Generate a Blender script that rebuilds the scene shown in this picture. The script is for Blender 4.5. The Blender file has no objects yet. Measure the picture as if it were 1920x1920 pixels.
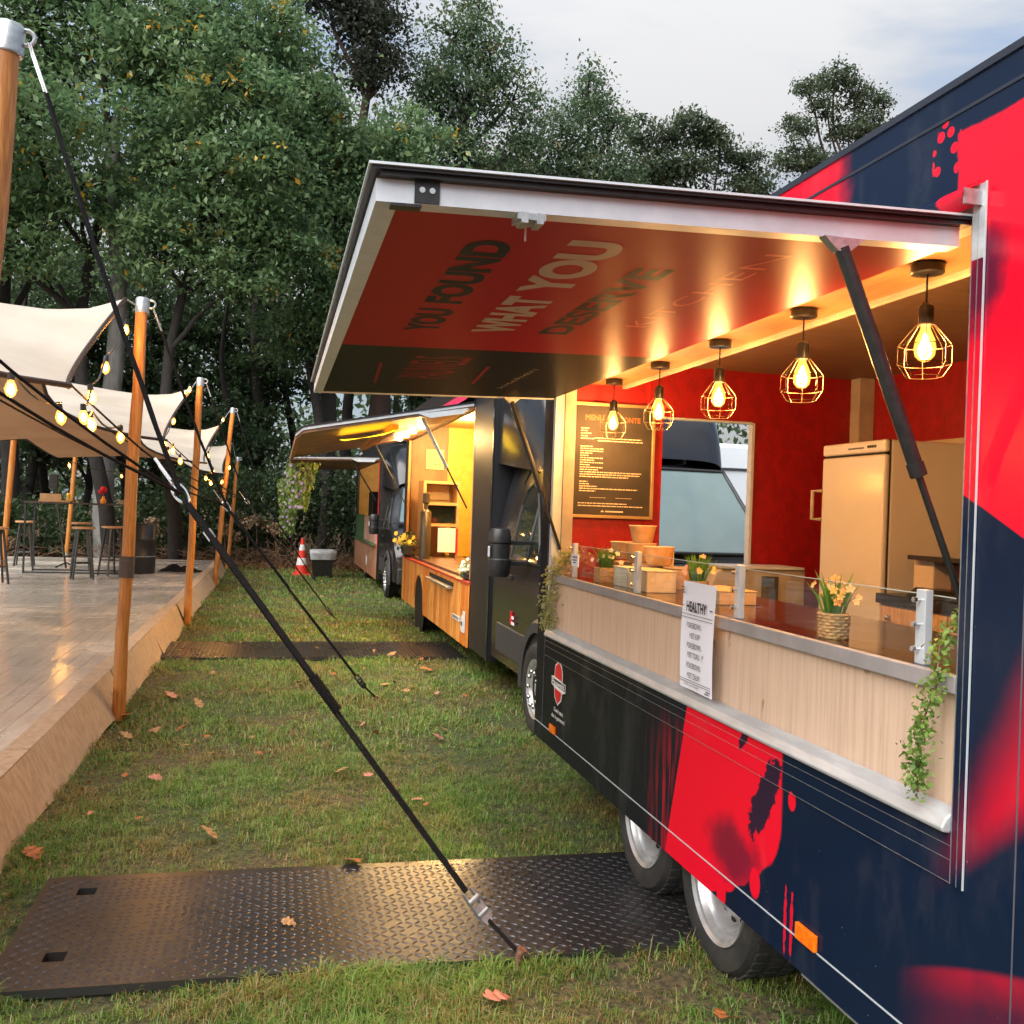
import bpy, bmesh, math, random
import numpy as np
from mathutils import Vector, Matrix
random.seed(7); RNG = np.random.default_rng(7)
R = math.radians
sc = bpy.context.scene
COL = sc.collection

# ------------------------------------------------------------------ camera
F_PX, ROLL, YAW, CAM_H = 1775.0, R(2.0), R(13.9), 1.6
_f = Vector((math.sin(YAW), math.cos(YAW), 0)); _r = Vector((math.cos(YAW), -math.sin(YAW), 0)); _u = Vector((0, 0, 1))
CR = _r*math.cos(ROLL) + _u*math.sin(ROLL); CU = -_r*math.sin(ROLL) + _u*math.cos(ROLL)
cam = bpy.data.cameras.new('camera'); camo = bpy.data.objects.new('camera', cam); COL.objects.link(camo)
cam.sensor_width = 36; cam.sensor_fit = 'HORIZONTAL'; cam.lens = 36*F_PX/1920; cam.clip_end = 3000; cam.clip_start = .02
M = Matrix((CR, CU, -_f)).transposed().to_4x4(); M.translation = (0, 0, CAM_H); camo.matrix_world = M
sc.camera = camo
def at(x, y, Y):                       # a point seen in the photograph, at distance Y along the aisle
    d = _f + CR*((x-960)/F_PX) + CU*((960-y)/F_PX)
    return Vector((0, 0, CAM_H)) + d*(Y/d.y)
def atx(x, y, X):
    d = _f + CR*((x-960)/F_PX) + CU*((960-y)/F_PX)
    return Vector((0, 0, CAM_H)) + d*(X/d.x)
def atz(x, y, Z):
    d = _f + CR*((x-960)/F_PX) + CU*((960-y)/F_PX)
    return Vector((0, 0, CAM_H)) + d*((Z-CAM_H)/d.z)

# ------------------------------------------------------------------ node helper
class N:
    """tiny expression wrapper round math nodes"""
    def __init__(s, nt, sock): s.nt, s.s = nt, sock
    def op(s, o, b=None, c=None, clamp=False):
        n = s.nt.nodes.new('ShaderNodeMath'); n.operation = o; n.use_clamp = clamp
        s.nt.links.new(s.s, n.inputs[0])
        for i, v in ((1, b), (2, c)):
            if v is None: continue
            if isinstance(v, N): s.nt.links.new(v.s, n.inputs[i])
            else: n.inputs[i].default_value = v
        return N(s.nt, n.outputs[0])
    def __add__(s, b): return s.op('ADD', b)
    def __sub__(s, b): return s.op('SUBTRACT', b)
    def __mul__(s, b): return s.op('MULTIPLY', b)
    def __neg__(s): return s.op('MULTIPLY', -1)
    def max(s, b): return s.op('MAXIMUM', b)
    def min(s, b): return s.op('MINIMUM', b)
    def sm(s, a, b):                     # smoothstep a..b -> 0..1
        n = s.nt.nodes.new('ShaderNodeMapRange'); n.interpolation_type = 'SMOOTHSTEP'
        s.nt.links.new(s.s, n.inputs['Value'])
        n.inputs['From Min'].default_value = min(a, b); n.inputs['From Max'].default_value = max(a, b)
        n.inputs['To Min'].default_value = 0 if a < b else 1; n.inputs['To Max'].default_value = 1 if a < b else 0
        return N(s.nt, n.outputs['Result'])
def node(nt, t, **kw):
    n = nt.nodes.new(t)
    for k, v in kw.items(): setattr(n, k, v)
    return n
def mixc(nt, fac, a, b):
    n = node(nt, 'ShaderNodeMix', data_type='RGBA')
    for v, i in ((fac, 0), (a, 6), (b, 7)):
        if isinstance(v, N): nt.links.new(v.s, n.inputs[i])
        elif hasattr(v, 'links'): nt.links.new(v, n.inputs[i])
        elif isinstance(v, (int, float)): n.inputs[i].default_value = v
        else: n.inputs[i].default_value = (*v, 1)
    return n.outputs[2]
def noise(nt, vec, scale, detail=4, rough=.55, vscale=None, dist=0):
    if vscale is not None:
        m = node(nt, 'ShaderNodeMapping'); nt.links.new(vec, m.inputs[0]); m.inputs['Scale'].default_value = vscale; vec = m.outputs[0]
    n = node(nt, 'ShaderNodeTexNoise'); nt.links.new(vec, n.inputs['Vector'])
    n.inputs['Scale'].default_value = scale; n.inputs['Detail'].default_value = detail; n.inputs['Roughness'].default_value = rough
    n.inputs['Distortion'].default_value = dist
    return N(nt, n.outputs['Fac'])
def objco(nt): return node(nt, 'ShaderNodeTexCoord').outputs['Object']

# ------------------------------------------------------------------ world, sun, exposure
w = bpy.data.worlds.new('World'); sc.world = w; w.use_nodes = True; nt = w.node_tree; nt.nodes.clear()
out = node(nt, 'ShaderNodeOutputWorld'); bg = node(nt, 'ShaderNodeBackground'); nt.links.new(bg.outputs[0], out.inputs[0])
SUN_EL, SUN_AZ = R(46), R(228)         # azimuth clockwise from +Y (behind the camera, to its left)
sky = node(nt, 'ShaderNodeTexSky', sky_type='NISHITA', sun_disc=False, sun_elevation=SUN_EL, sun_rotation=SUN_AZ, air_density=1.2, dust_density=2.0)
gen = node(nt, 'ShaderNodeTexCoord').outputs['Generated']
sep = node(nt, 'ShaderNodeSeparateXYZ'); nt.links.new(gen, sep.inputs[0]); zz = N(nt, sep.outputs[2])
cl = noise(nt, gen, 2.6, 6, .55, (1, 1, 2.6), .6)
cl2 = noise(nt, gen, 1.3, 4, .5, (1, 1, 2.2), .3)
cover = (cl*.65 + cl2*.5).sm(.46, .62)
ccol = mixc(nt, (cl*.6+cl2*.4).sm(.40, .60), (1.7, 2.15, 2.9), (3.75, 3.75, 3.78))
rise = (zz.op('MAXIMUM', 0.0)*1.15 + .52)                                # an overcast sky grows brighter towards the zenith
vm = node(nt, 'ShaderNodeVectorMath', operation='SCALE'); nt.links.new(ccol, vm.inputs[0]); nt.links.new(rise.s, vm.inputs['Scale'])
nt.links.new(mixc(nt, cover*.65+.33, sky.outputs[0], vm.outputs[0]), bg.inputs[0])
bg.inputs[1].default_value = .055
sl = bpy.data.lights.new('sun', 'SUN'); sl.energy = 1.5; sl.angle = R(65); sl.color = (1, .96, .9)
so = bpy.data.objects.new('sun', sl); COL.objects.link(so)
sd = Vector((math.sin(SUN_AZ)*math.cos(SUN_EL), math.cos(SUN_AZ)*math.cos(SUN_EL), math.sin(SUN_EL)))
so.rotation_euler = sd.to_track_quat('Z', 'Y').to_euler()
sc.view_settings.view_transform = 'Standard'; sc.view_settings.look = 'None'; sc.view_settings.gamma = 1
sc.view_settings.exposure = 2.05
sc.render.engine = 'CYCLES'
sc.cycles.max_bounces = 6; sc.cycles.diffuse_bounces = 2; sc.cycles.glossy_bounces = 2; sc.cycles.transmission_bounces = 6
sc.cycles.transparent_max_bounces = 8; sc.cycles.adaptive_threshold = .03; sc.cycles.sample_clamp_indirect = 4

# ------------------------------------------------------------------ materials
MATS = {}
def pm(name, col, rough=.5, metal=0, col2=None, nscale=8, vscale=None, lo=.35, hi=.65, bump=0, bscale=60, bvs=None, spec=.5, rvar=0, coat=0, detail=4):
    m = bpy.data.materials.new(name); m.use_nodes = True; nt = m.node_tree; b = nt.nodes['Principled BSDF']
    b.inputs['Roughness'].default_value = rough; b.inputs['Metallic'].default_value = metal
    b.inputs['Specular IOR Level'].default_value = spec; b.inputs['Coat Weight'].default_value = coat; b.inputs['Coat Roughness'].default_value = .1
    co = objco(nt)
    if col2 is None: col2 = tuple(c*.82 for c in col)
    nz = noise(nt, co, nscale, detail, .6, vscale)
    nt.links.new(mixc(nt, nz.sm(lo, hi), col, col2), b.inputs['Base Color'])
    if rvar:
        rn = noise(nt, co, nscale*.7, 3); nt.links.new((rn*rvar*2 + (rough-rvar)).op('MAXIMUM', .03).s, b.inputs['Roughness'])
    if bump:
        bn = node(nt, 'ShaderNodeBump'); bn.inputs['Strength'].default_value = bump; bn.inputs['Distance'].default_value = .01
        nt.links.new(noise(nt, co, bscale, 3, .6, bvs).s, bn.inputs['Height']); nt.links.new(bn.outputs[0], b.inputs['Normal'])
    MATS[name] = m; return m
def emit(name, col, st):
    m = bpy.data.materials.new(name); m.use_nodes = True; b = m.node_tree.nodes['Principled BSDF']
    b.inputs['Base Color'].default_value = (*col, 1); b.inputs['Emission Color'].default_value = (*col, 1); b.inputs['Emission Strength'].default_value = st
    MATS[name] = m; return m
def glass(name, col=(1, 1, 1), rough=.02, alpha=.15):
    m = bpy.data.materials.new(name); m.use_nodes = True; nt = m.node_tree; b = nt.nodes['Principled BSDF']
    b.inputs['Roughness'].default_value = rough; b.inputs['Base Color'].default_value = (*col, 1)
    tr = node(nt, 'ShaderNodeBsdfTransparent'); tr.inputs[0].default_value = (*col, 1)
    mx = node(nt, 'ShaderNodeMixShader'); fr = node(nt, 'ShaderNodeLayerWeight'); fr.inputs[0].default_value = .5
    gl = node(nt, 'ShaderNodeBsdfGlossy'); gl.inputs['Roughness'].default_value = rough
    nt.links.new((N(nt, fr.outputs['Facing']).op('POWER', 5)*.7 + (.025+alpha*.2)).s, mx.inputs[0]); nt.links.new(tr.outputs[0], mx.inputs[1]); nt.links.new(gl.outputs[0], mx.inputs[2])
    nt.links.new(mx.outputs[0], nt.nodes['Material Output'].inputs[0]); MATS[name] = m; return m

alu = pm('aluminium', (.62, .64, .66), .38, .35, (.5, .52, .54), 30, (1, .2, 1), rvar=.08)
aluw = pm('pale_aluminium', (.60, .65, .70), .42, .25, (.54, .59, .64), 14)
steel = pm('galvanised_steel', (.5, .52, .53), .42, .8, (.36, .38, .39), 40, rvar=.1)
chrome = pm('bright_metal', (.75, .75, .75), .2, 1)
black = pm('black_plastic', (.012, .012, .013), .38, 0, (.02, .02, .021), 40)
blackm = pm('black_painted_metal', (.015, .015, .016), .35, 0, (.03, .03, .03), 30)
rubber = pm('tyre_rubber', (.018, .018, .018), .75, 0, (.035, .032, .028), 9, bump=.3, bscale=90)
rim_m = pm('silver_rim_paint', (.62, .63, .64), .3, .6, (.5, .5, .5), 12)
strapm = pm('black_webbing', (.006, .006, .007), .85, 0, (.013, .013, .014), 120, bump=.4, bscale=300, spec=.15)
redwall = pm('red_wallpaper', (.33, .004, .007), .5, 0, (.26, .003, .005), 22, (1, 1, .7), .42, .58)
ceilm = pm('interior_ceiling', (.2, .115, .065), .5, 0, (.165, .09, .048), 3, (1, 8, 1))
headw = pm('header_board', (.28, .15, .06), .45, 0, (.2, .095, .033), 5, (14, 1.2, 3), .3, .7)
cream = pm('cream_laminate', (.54, .45, .35), .35, 0, (.5, .415, .32), 4)
creamp = pm('cream_paint', (.46, .39, .31), .45)
fridgem = pm('fridge_enamel', (.66, .62, .57), .13, 0, (.64, .60, .55), 3)
ctop = pm('dark_worktop', (.05, .026, .02), .16, 0, (.035, .018, .014), 12, rvar=.06)
btop = pm('black_worktop', (.015, .014, .014), .25)
oak = pm('pale_oak_laminate', (.70, .50, .37), .45, 0, (.52, .355, .25), 7, (9, 9, .35), .35, .85, bump=.15, bscale=40, bvs=(8, 8, .4))
nt = oak.node_tree; b = nt.nodes['Principled BSDF']; prev = b.inputs['Base Color'].links[0].from_socket; co = objco(nt)
kn = noise(nt, co, 17, 2, .4, (1, 1, .55)).sm(.70, .76); c = mixc(nt, kn*.75, prev, (.34, .19, .10)); c = mixc(nt, noise(nt, co, 26, 3, .6, (1, 1, .4)).sm(.735, .75)*.7, c, (.82, .72, .6)); nt.links.new(c, b.inputs['Base Color'])
drawer = pm('oak_drawer', (.6, .38, .2), .45, 0, (.45, .26, .12), 8, (8, 8, .5))
kraft = pm('kraft_paper', (.72, .42, .19), .7, 0, (.62, .34, .14), 25)
kraftl = pm('pale_kraft_paper', (.82, .6, .37), .7, 0, (.76, .54, .32), 20)
wicker = pm('wicker', (.62, .38, .16), .7, 0, (.38, .2, .07), 60, (1, 1, 3), bump=.6, bscale=90)
paper = pm('white_paper', (.84, .84, .93), .6, 0, (.82, .82, .91), 4)
ink = pm('black_ink', (.01, .01, .015), .6)
inkgrey = pm('grey_ink', (.1, .1, .12), .6)
whiteprint = pm('white_print', (.85, .85, .85), .45)
navy = pm('navy_print', (.018, .022, .035), .4)
redprint = pm('red_print', (.7, .012, .03), .4)
boardm = pm('menu_board_face', (.03, .024, .019), .75, 0, (.045, .035, .028), 5)
chalk = pm('chalk_print', (.72, .6, .48), .6)
rustprint = pm('rust_print', (.4, .12, .05), .6)
amber = pm('amber_reflector', (.95, .2, .005), .25, 0, (.8, .14, .003), 60, spec=.8)
hatchpink = pm('pink_trim', (.7, .03, .1), .4)
charcoal = pm('charcoal_truck_paint', (.012, .012, .015), .22, .0, (.010, .010, .012), 3, coat=.3)
charcoal2 = pm('dark_box_panel', (.011, .012, .016), .45, 0, (.009, .009, .012), 3)
greyplast = pm('grey_plastic', (.045, .045, .05), .5, 0, (.035, .035, .04), 20)
winglass = pm('tinted_glass', (.012, .016, .016), .04, 0, (.02, .026, .024), 2, spec=.8)
screenglass = pm('windscreen_glass', (.12, .18, .185), .04, 0, (.09, .145, .15), 1.6, None, .3, .75, spec=1.0, detail=3)
darkin = pm('dark_void', (.006, .006, .006), .8)
yellowwall = pm('yellow_interior', (.72, .42, .05), .5)
brownwall = pm('brown_interior', (.3, .15, .06), .5, 0, (.24, .11, .04), 6, (1, 6, .4))
whitevan = pm('white_van_paint', (.7, .74, .8), .3, 0, (.66, .7, .76), 2)
greenm = pm('green_ledge', (.06, .13, .05), .5)
hazard = pm('cone_red', (.75, .04, .02), .45, 0, (.65, .03, .02), 10)
conew = pm('cone_white', (.8, .8, .8), .4)
binbag = pm('clear_bin_bag', (.5, .52, .55), .3, 0, (.35, .37, .4), 12)
polew = pm('varnished_pole', (.56, .24, .055), .42, 0, (.36, .12, .022), 6, (14, 14, .7), .32, .7, bump=.25, bscale=30, bvs=(6, 6, .4))
seatw = pm('stool_seat_wood', (.5, .27, .13), .4, 0, (.4, .2, .09), 10, (1, 8, 1))
carpet = pm('skirt_carpet', (.52, .385, .27), .85, 0, (.42, .30, .2), 26, (1, 1, .35), bump=.5, bscale=220)
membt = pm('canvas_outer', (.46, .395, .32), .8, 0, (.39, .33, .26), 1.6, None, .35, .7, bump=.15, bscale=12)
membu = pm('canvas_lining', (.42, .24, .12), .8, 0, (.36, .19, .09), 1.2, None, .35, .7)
edgem = pm('canvas_edge_webbing', (.03, .016, .012), .8)
barkm = pm('bark', (.028, .023, .019), .9, 0, (.012, .01, .009), 7, (5, 5, .8), bump=.8, bscale=12, bvs=(5, 5, .8))
barkp = pm('pine_bark', (.06, .03, .02), .9, 0, (.028, .016, .012), 7, (5, 5, .8), bump=.8, bscale=12, bvs=(5, 5, .8))
barkg = pm('grey_beech_bark', (.2, .19, .18), .85, 0, (.13, .125, .115), 3, (3, 3, .8))
bulbm = emit('lit_filament', (1.0, .62, .2), 4.5)
bulbs = emit('lit_string_bulb', (1.0, .58, .14), 5)
spotm = emit('lit_spot', (1, .8, .45), 14)
amberglass = glass('amber_bulb_glass', (1, .82, .5), .02, .1)
nt = amberglass.node_tree; ao = nt.nodes['Material Output']; prev = ao.inputs[0].links[0].from_socket; ad = node(nt, 'ShaderNodeAddShader'); eg = node(nt, 'ShaderNodeEmission')
eg.inputs[0].default_value = (1, .42, .06, 1); lw = node(nt, 'ShaderNodeLayerWeight'); lw.inputs[0].default_value = .5
nt.links.new((((-N(nt, lw.outputs['Facing'])) + 1)*.55 + .12).s, eg.inputs[1]); nt.links.new(prev, ad.inputs[0]); nt.links.new(eg.outputs[0], ad.inputs[1]); nt.links.new(ad.outputs[0], ao.inputs[0])
clear = glass('clear_screen', (.96, .98, .97), .01, .02)
cagem = pm('brass_wire', (.10, .07, .045), .45, .9)
cagem.node_tree.nodes['Principled BSDF'].inputs['Roughness'].default_value = .4
goldf = pm('gold_frame', (.62, .42, .22), .35, .6)
leafd = pm('fallen_leaf_orange', (.46, .16, .04), .6, 0, (.28, .08, .02), 30)
leafb = pm('fallen_leaf_tan', (.46, .27, .12), .6, 0, (.3, .16, .065), 30)
leafr = pm('fallen_leaf_pink', (.55, .24, .17), .6, 0, (.42, .16, .1), 30)
twigm = pm('dry_twig', (.2, .12, .07), .8, 0, (.12, .07, .04), 20)
dryfl = pm('dried_flower_head', (.42, .3, .19), .8, 0, (.26, .17, .1), 16)
tyel = pm('petal_orange', (1.0, .45, .06), .5, 0, (.95, .32, .03), 20)
tpink = pm('petal_pink', (.95, .5, .38), .5)
tyell = pm('petal_yellow', (.85, .62, .08), .5)
twhite = pm('petal_white', (.85, .82, .6), .5)
lilac = pm('petal_lilac', (.32, .25, .42), .6)

def leafmat(name, c1, c2, c3=None, rare=0.0, sss=.4, nsc=.5):
    m = bpy.data.materials.new(name); m.use_nodes = True; nt = m.node_tree; b = nt.nodes['Principled BSDF']
    g = node(nt, 'ShaderNodeNewGeometry'); rnd = N(nt, g.outputs['Random Per Island'])
    co = objco(nt); nz = noise(nt, co, nsc, 3)
    c = mixc(nt, (nz.sm(.35, .65)*.6 + rnd*.4), c1, c2)
    if c3 is not None: c = mixc(nt, (rnd*.16 + noise(nt, co, nsc*1.1, 2)).sm(.86-rare, .88-rare), c, c3)
    nt.links.new(c, b.inputs['Base Color']); b.inputs['Roughness'].default_value = .5
    tr = node(nt, 'ShaderNodeBsdfTranslucent'); nt.links.new(c, tr.inputs[0])
    mx = node(nt, 'ShaderNodeMixShader'); mx.inputs[0].default_value = sss
    nt.links.new(b.outputs[0], mx.inputs[1]); nt.links.new(tr.outputs[0], mx.inputs[2]); nt.links.new(mx.outputs[0], nt.nodes['Material Output'].inputs[0])
    MATS[name] = m; return m
oakleaf = leafmat('oak_leaves', (.075, .16, .07), (.22, .32, .14), (.65, .37, .04), .09, nsc=1.1)
oakleaf2 = leafmat('oak_leaves_far', (.075, .135, .075), (.15, .21, .105), (.28, .2, .08), .1, nsc=1.1)
pineleaf = leafmat('pine_needles', (.065, .10, .06), (.12, .15, .085), (.15, .12, .07), .1, nsc=1.2)
pinedark = leafmat('dark_pine_needles', (.04, .05, .04), (.07, .08, .055))
underleaf = leafmat('understorey_leaves', (.04, .075, .032), (.075, .12, .05))
shrubleaf = leafmat('shrub_leaves', (.035, .07, .025), (.065, .10, .04))
vineleaf = leafmat('vine_leaves', (.09, .2, .03), (.30, .44, .1), nsc=30)
vinepale = leafmat('pale_trailing_leaves', (.5, .5, .2), (.38, .36, .12), nsc=20)
bladegreen = leafmat('pot_grass_blades', (.08, .24, .02), (.2, .4, .06), nsc=15)
basketleaf = leafmat('basket_leaves', (.12, .22, .05), (.3, .38, .12), nsc=9)

# ------------------------------------------------------------------ mesh builder
class MB:
    def __init__(s): s.v = []; s.f = []
    def add(s, vs, fs):
        o = len(s.v); s.v += [tuple(v) for v in vs]; s.f += [tuple(i+o for i in f) for f in fs]; return s
    def box(s, x0, x1, y0, y1, z0, z1):
        x0, x1 = sorted((x0, x1)); y0, y1 = sorted((y0, y1)); z0, z1 = sorted((z0, z1))
        return s.add([(x0,y0,z0),(x1,y0,z0),(x1,y1,z0),(x0,y1,z0),(x0,y0,z1),(x1,y0,z1),(x1,y1,z1),(x0,y1,z1)],
                     [(0,3,2,1),(4,5,6,7),(0,1,5,4),(1,2,6,5),(2,3,7,6),(3,0,4,7)])
    def poly(s, pts): return s.add(pts, [tuple(range(len(pts)))])
    def prism(s, pts, vec):              # polygon (3D points) swept along vec
        n = len(pts); vec = Vector(vec); a = [Vector(p) for p in pts]; b = [p+vec for p in a]
        return s.add(a+b, [tuple(range(n))[::-1], tuple(range(n, 2*n))] + [(i, (i+1)%n, n+(i+1)%n, n+i) for i in range(n)])
    def tube(s, pts, r, n=8, caps=True):
        pts = [Vector(p) for p in pts]
        if not hasattr(r, '__len__'): r = [r]*len(pts)
        vs = []; prev = None
        for i, p in enumerate(pts):
            d = (pts[min(i+1, len(pts)-1)] - pts[max(i-1, 0)])
            if d.length < 1e-9: d = Vector((0, 0, 1))
            d.normalize()
            if prev is None:
                a = Vector((0, 0, 1)) if abs(d.z) < .9 else Vector((1, 0, 0)); a = d.cross(a).normalized()
            else: a = (prev - d*prev.dot(d)); a = a.normalized() if a.length > 1e-6 else d.orthogonal().normalized()
            prev = a; b = d.cross(a)
            for k in range(n):
                t = 2*math.pi*k/n; vs.append(p + a*(r[i]*math.cos(t)) + b*(r[i]*math.sin(t)))
        fs = [(i*n+k, i*n+(k+1)%n, (i+1)*n+(k+1)%n, (i+1)*n+k) for i in range(len(pts)-1) for k in range(n)]
        if caps: fs += [tuple(range(n))[::-1], tuple((len(pts)-1)*n+k for k in range(n))]
        return s.add(vs, fs)
    def lathe(s, prof, c=(0, 0, 0), n=20, axis='z', a0=0, a1=2*math.pi):
        full = abs(a1-a0-2*math.pi) < 1e-6; m = n if full else n+1; vs = []
        for (r, h) in prof:
            for k in range(m):
                t = a0+(a1-a0)*k/n; x, y = r*math.cos(t), r*math.sin(t)
                p = (x, y, h) if axis == 'z' else ((h, x, y) if axis == 'x' else (x, h, y))
                vs.append((p[0]+c[0], p[1]+c[1], p[2]+c[2]))
        fs = []
        for i in range(len(prof)-1):
            for k in range(n):
                k2 = (k+1) % m if full else k+1
                fs.append((i*m+k, i*m+k2, (i+1)*m+k2, (i+1)*m+k))
        return s.add(vs, fs)
    def ball(s, c, r, n=10, sq=(1, 1, 1)):
        prof = [(max(1e-4, math.sin(math.pi*i/n)), -math.cos(math.pi*i/n)) for i in range(n+1)]
        o = len(s.v); s.lathe(prof, (0, 0, 0), n+2)
        for i in range(o, len(s.v)): v = s.v[i]; s.v[i] = (c[0]+v[0]*r*sq[0], c[1]+v[1]*r*sq[1], c[2]+v[2]*r*sq[2])
        return s
    def grid(s, fn, nu, nv):
        vs = [fn(i/nu, j/nv) for i in range(nu+1) for j in range(nv+1)]
        return s.add(vs, [(i*(nv+1)+j, (i+1)*(nv+1)+j, (i+1)*(nv+1)+j+1, i*(nv+1)+j+1) for i in range(nu) for j in range(nv)])
    def mesh(s, name, mat):
        me = bpy.data.meshes.new(name); me.from_pydata([tuple(v) for v in s.v], [], s.f); me.materials.append(mat); me.update(); return me
def tag(o, label=None, cat=None, group=None, kind=None):
    for k, v in (('label', label), ('category', cat), ('group', group), ('kind', kind)):
        if v: o[k] = v
    return o
def thing(name, loc, label, cat, group=None):
    o = bpy.data.objects.new(name, None); o.location = loc; o.empty_display_size = .1; COL.objects.link(o); return tag(o, label, cat, group)
def base_of(o):
    m = Matrix.Translation(o.location)
    if o.parent: pass
    return m
def put(mb, name, mat, parent=None, smooth=False, bevel=0, kind=None, label=None, recalc=True):
    """one mesh object, drawn in world coordinates, hung under its thing or part"""
    me = mb if isinstance(mb, bpy.types.Mesh) else mb.mesh(name, mat)
    if recalc and not isinstance(mb, bpy.types.Mesh):
        bm = bmesh.new(); bm.from_mesh(me); bmesh.ops.recalc_face_normals(bm, faces=bm.faces); bm.to_mesh(me); bm.free()
    o = bpy.data.objects.new(name, me); COL.objects.link(o)
    if parent is not None:
        o.parent = parent
        if parent.type == 'EMPTY': o.matrix_parent_inverse = Matrix.Translation(parent.location).inverted()
    if smooth:
        me.shade_smooth() if hasattr(me, 'shade_smooth') else None
        if smooth != 'all':
            me.set_sharp_from_angle(angle=R(38))
    if bevel:
        b = o.modifiers.new('bevel', 'BEVEL'); b.width = bevel; b.segments = 2; b.limit_method = 'ANGLE'
    if kind: o['kind'] = kind
    if label: o['label'] = label
    return o
def B(*a): return MB().box(*a)
def solo(mb, name, mat, label, cat, group=None, kind=None, **kw):
    return tag(put(mb, name, mat, **kw), label, cat, group, kind)
def struct(mb, name, mat, **kw): return put(mb, name, mat, kind='structure', **kw)
def copy_tree(o, dv, label=None, parent=None):
    c = o.copy(); COL.objects.link(c)
    if parent is None:
        c.location = o.location + Vector(dv)
        if label: c['label'] = label
    else: c.parent = parent
    for ch in o.children: copy_tree(ch, dv, None, c)
    return c
def text_mesh(body, origin, r, u, width=None, height=None, mat=None, bold=0.0, thick=.0006, align='LEFT'):
    cu = bpy.data.curves.new('txt', 'FONT'); cu.body = body; cu.size = 1; cu.offset = bold; cu.resolution_u = 6
    ob = bpy.data.objects.new('txt', cu); COL.objects.link(ob)
    me = bpy.data.meshes.new_from_object(ob); bpy.data.objects.remove(ob); bpy.data.curves.remove(cu)
    bm = bmesh.new(); bm.from_mesh(me); bmesh.ops.remove_doubles(bm, verts=bm.verts, dist=1e-5); bmesh.ops.dissolve_limit(bm, angle_limit=.01, verts=bm.verts, edges=bm.edges); bmesh.ops.triangulate(bm, faces=bm.faces); bm.to_mesh(me); bm.free(); me.shade_flat()
    n = len(me.vertices); co = np.empty(n*3); me.vertices.foreach_get('co', co); co = co.reshape(-1, 3)
    mn, mx = co.min(0), co.max(0); W, H = mx[0]-mn[0], mx[1]-mn[1]
    sx = width/W if width else None; sy = height/H if height else sx; sx = sx or sy
    r, u = np.array(r, float), np.array(u, float); nn = np.cross(r, u); o = np.array(origin, float)
    ax = (co[:, 0]-mn[0])*sx
    if align == 'CENTER': ax -= W*sx/2
    P = o + ax[:, None]*r + ((co[:, 1]-mn[1])*sy)[:, None]*u + thick*nn
    me.vertices.foreach_set('co', P.ravel()); me.materials.clear(); me.materials.append(mat); me.update()
    return me

def np_mesh(name, V, faces4=None, tris=None, mat=None):
    me = bpy.data.meshes.new(name); F = faces4 if faces4 is not None else tris; k = F.shape[1]
    me.vertices.add(len(V)); me.vertices.foreach_set('co', V.astype(np.float32).ravel())
    me.loops.add(F.size); me.loops.foreach_set('vertex_index', F.astype(np.int32).ravel())
    me.polygons.add(len(F)); me.polygons.foreach_set('loop_start', np.arange(0, F.size, k, dtype=np.int32))
    me.polygons.foreach_set('loop_total', np.full(len(F), k, dtype=np.int32))
    me.update(calc_edges=True); me.validate()
    if mat: me.materials.append(mat)
    return me
def leaves_np(P, size, up=.5, aspect=.55, fold=.15, dirs=None):
    """diamond shaped leaves round points P"""
    n = len(P); d = RNG.normal(size=(n, 3)) if dirs is None else dirs + RNG.normal(size=(n, 3))*.35
    d /= np.linalg.norm(d, axis=1)[:, None]
    nn = RNG.normal(size=(n, 3)); nn[:, 2] += up*2; s = np.cross(d, nn); s /= (np.linalg.norm(s, axis=1)[:, None]+1e-9)
    h = np.cross(s, d); L = (size*(.55+.9*RNG.random(n)))[:, None]; W = L*aspect
    a = P - d*L*.5; b = P + s*W*.5 + h*L*fold; c = P + d*L*.5; e = P - s*W*.5 + h*L*fold
    V = np.stack([a, b, c, e], 1).reshape(-1, 3); F = np.arange(4*n).reshape(n, 4)
    return V, F

# ================================================================== GROUND
gm = bpy.data.materials.new('lawn_soil'); gm.use_nodes = True; nt = gm.node_tree; b = nt.nodes['Principled BSDF']; co = objco(nt)
c = mixc(nt, noise(nt, co, 1.1, 5).sm(.4, .62), (.07, .10, .028), (.13, .095, .045))
c = mixc(nt, noise(nt, co, 40, 3).sm(.35, .7), c, (.03, .032, .012))
sx = node(nt, 'ShaderNodeSeparateXYZ'); nt.links.new(co, sx.inputs[0])
c = mixc(nt, (N(nt, sx.outputs[1]) + noise(nt, co, .5, 3)*3).sm(23.2, 24.6), c, mixc(nt, noise(nt, co, 6, 4).sm(.4, .65), (.13, .065, .03), (.06, .035, .018)))
nt.links.new(c, b.inputs['Base Color']); b.inputs['Roughness'].default_value = .95
bn = node(nt, 'ShaderNodeBump'); bn.inputs['Strength'].default_value = .6; bn.inputs['Distance'].default_value = .03
nt.links.new(noise(nt, co, 30, 4).s, bn.inputs['Height']); nt.links.new(bn.outputs[0], b.inputs['Normal'])
def gz(x, y): return 0.012*math.sin(x*2.1+.4)*math.cos(y*1.7) + 0.008*math.sin(x*5.3+y*4.1)
g = MB().grid(lambda u, v: ((-9+u*24), (-3+v*40), gz(-9+u*24, -3+v*40)), 120, 200)
for (x0, x1, y0, y1) in ((-600, -9, -300, 900), (15, 600, -300, 900), (-9, 15, -300, -3), (-9, 15, 37, 900)):
    g.add([(x0, y0, 0), (x1, y0, 0), (x1, y1, 0), (x0, y1, 0)], [(0, 1, 2, 3)])
struct(g, 'ground', gm, smooth='all')

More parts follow.
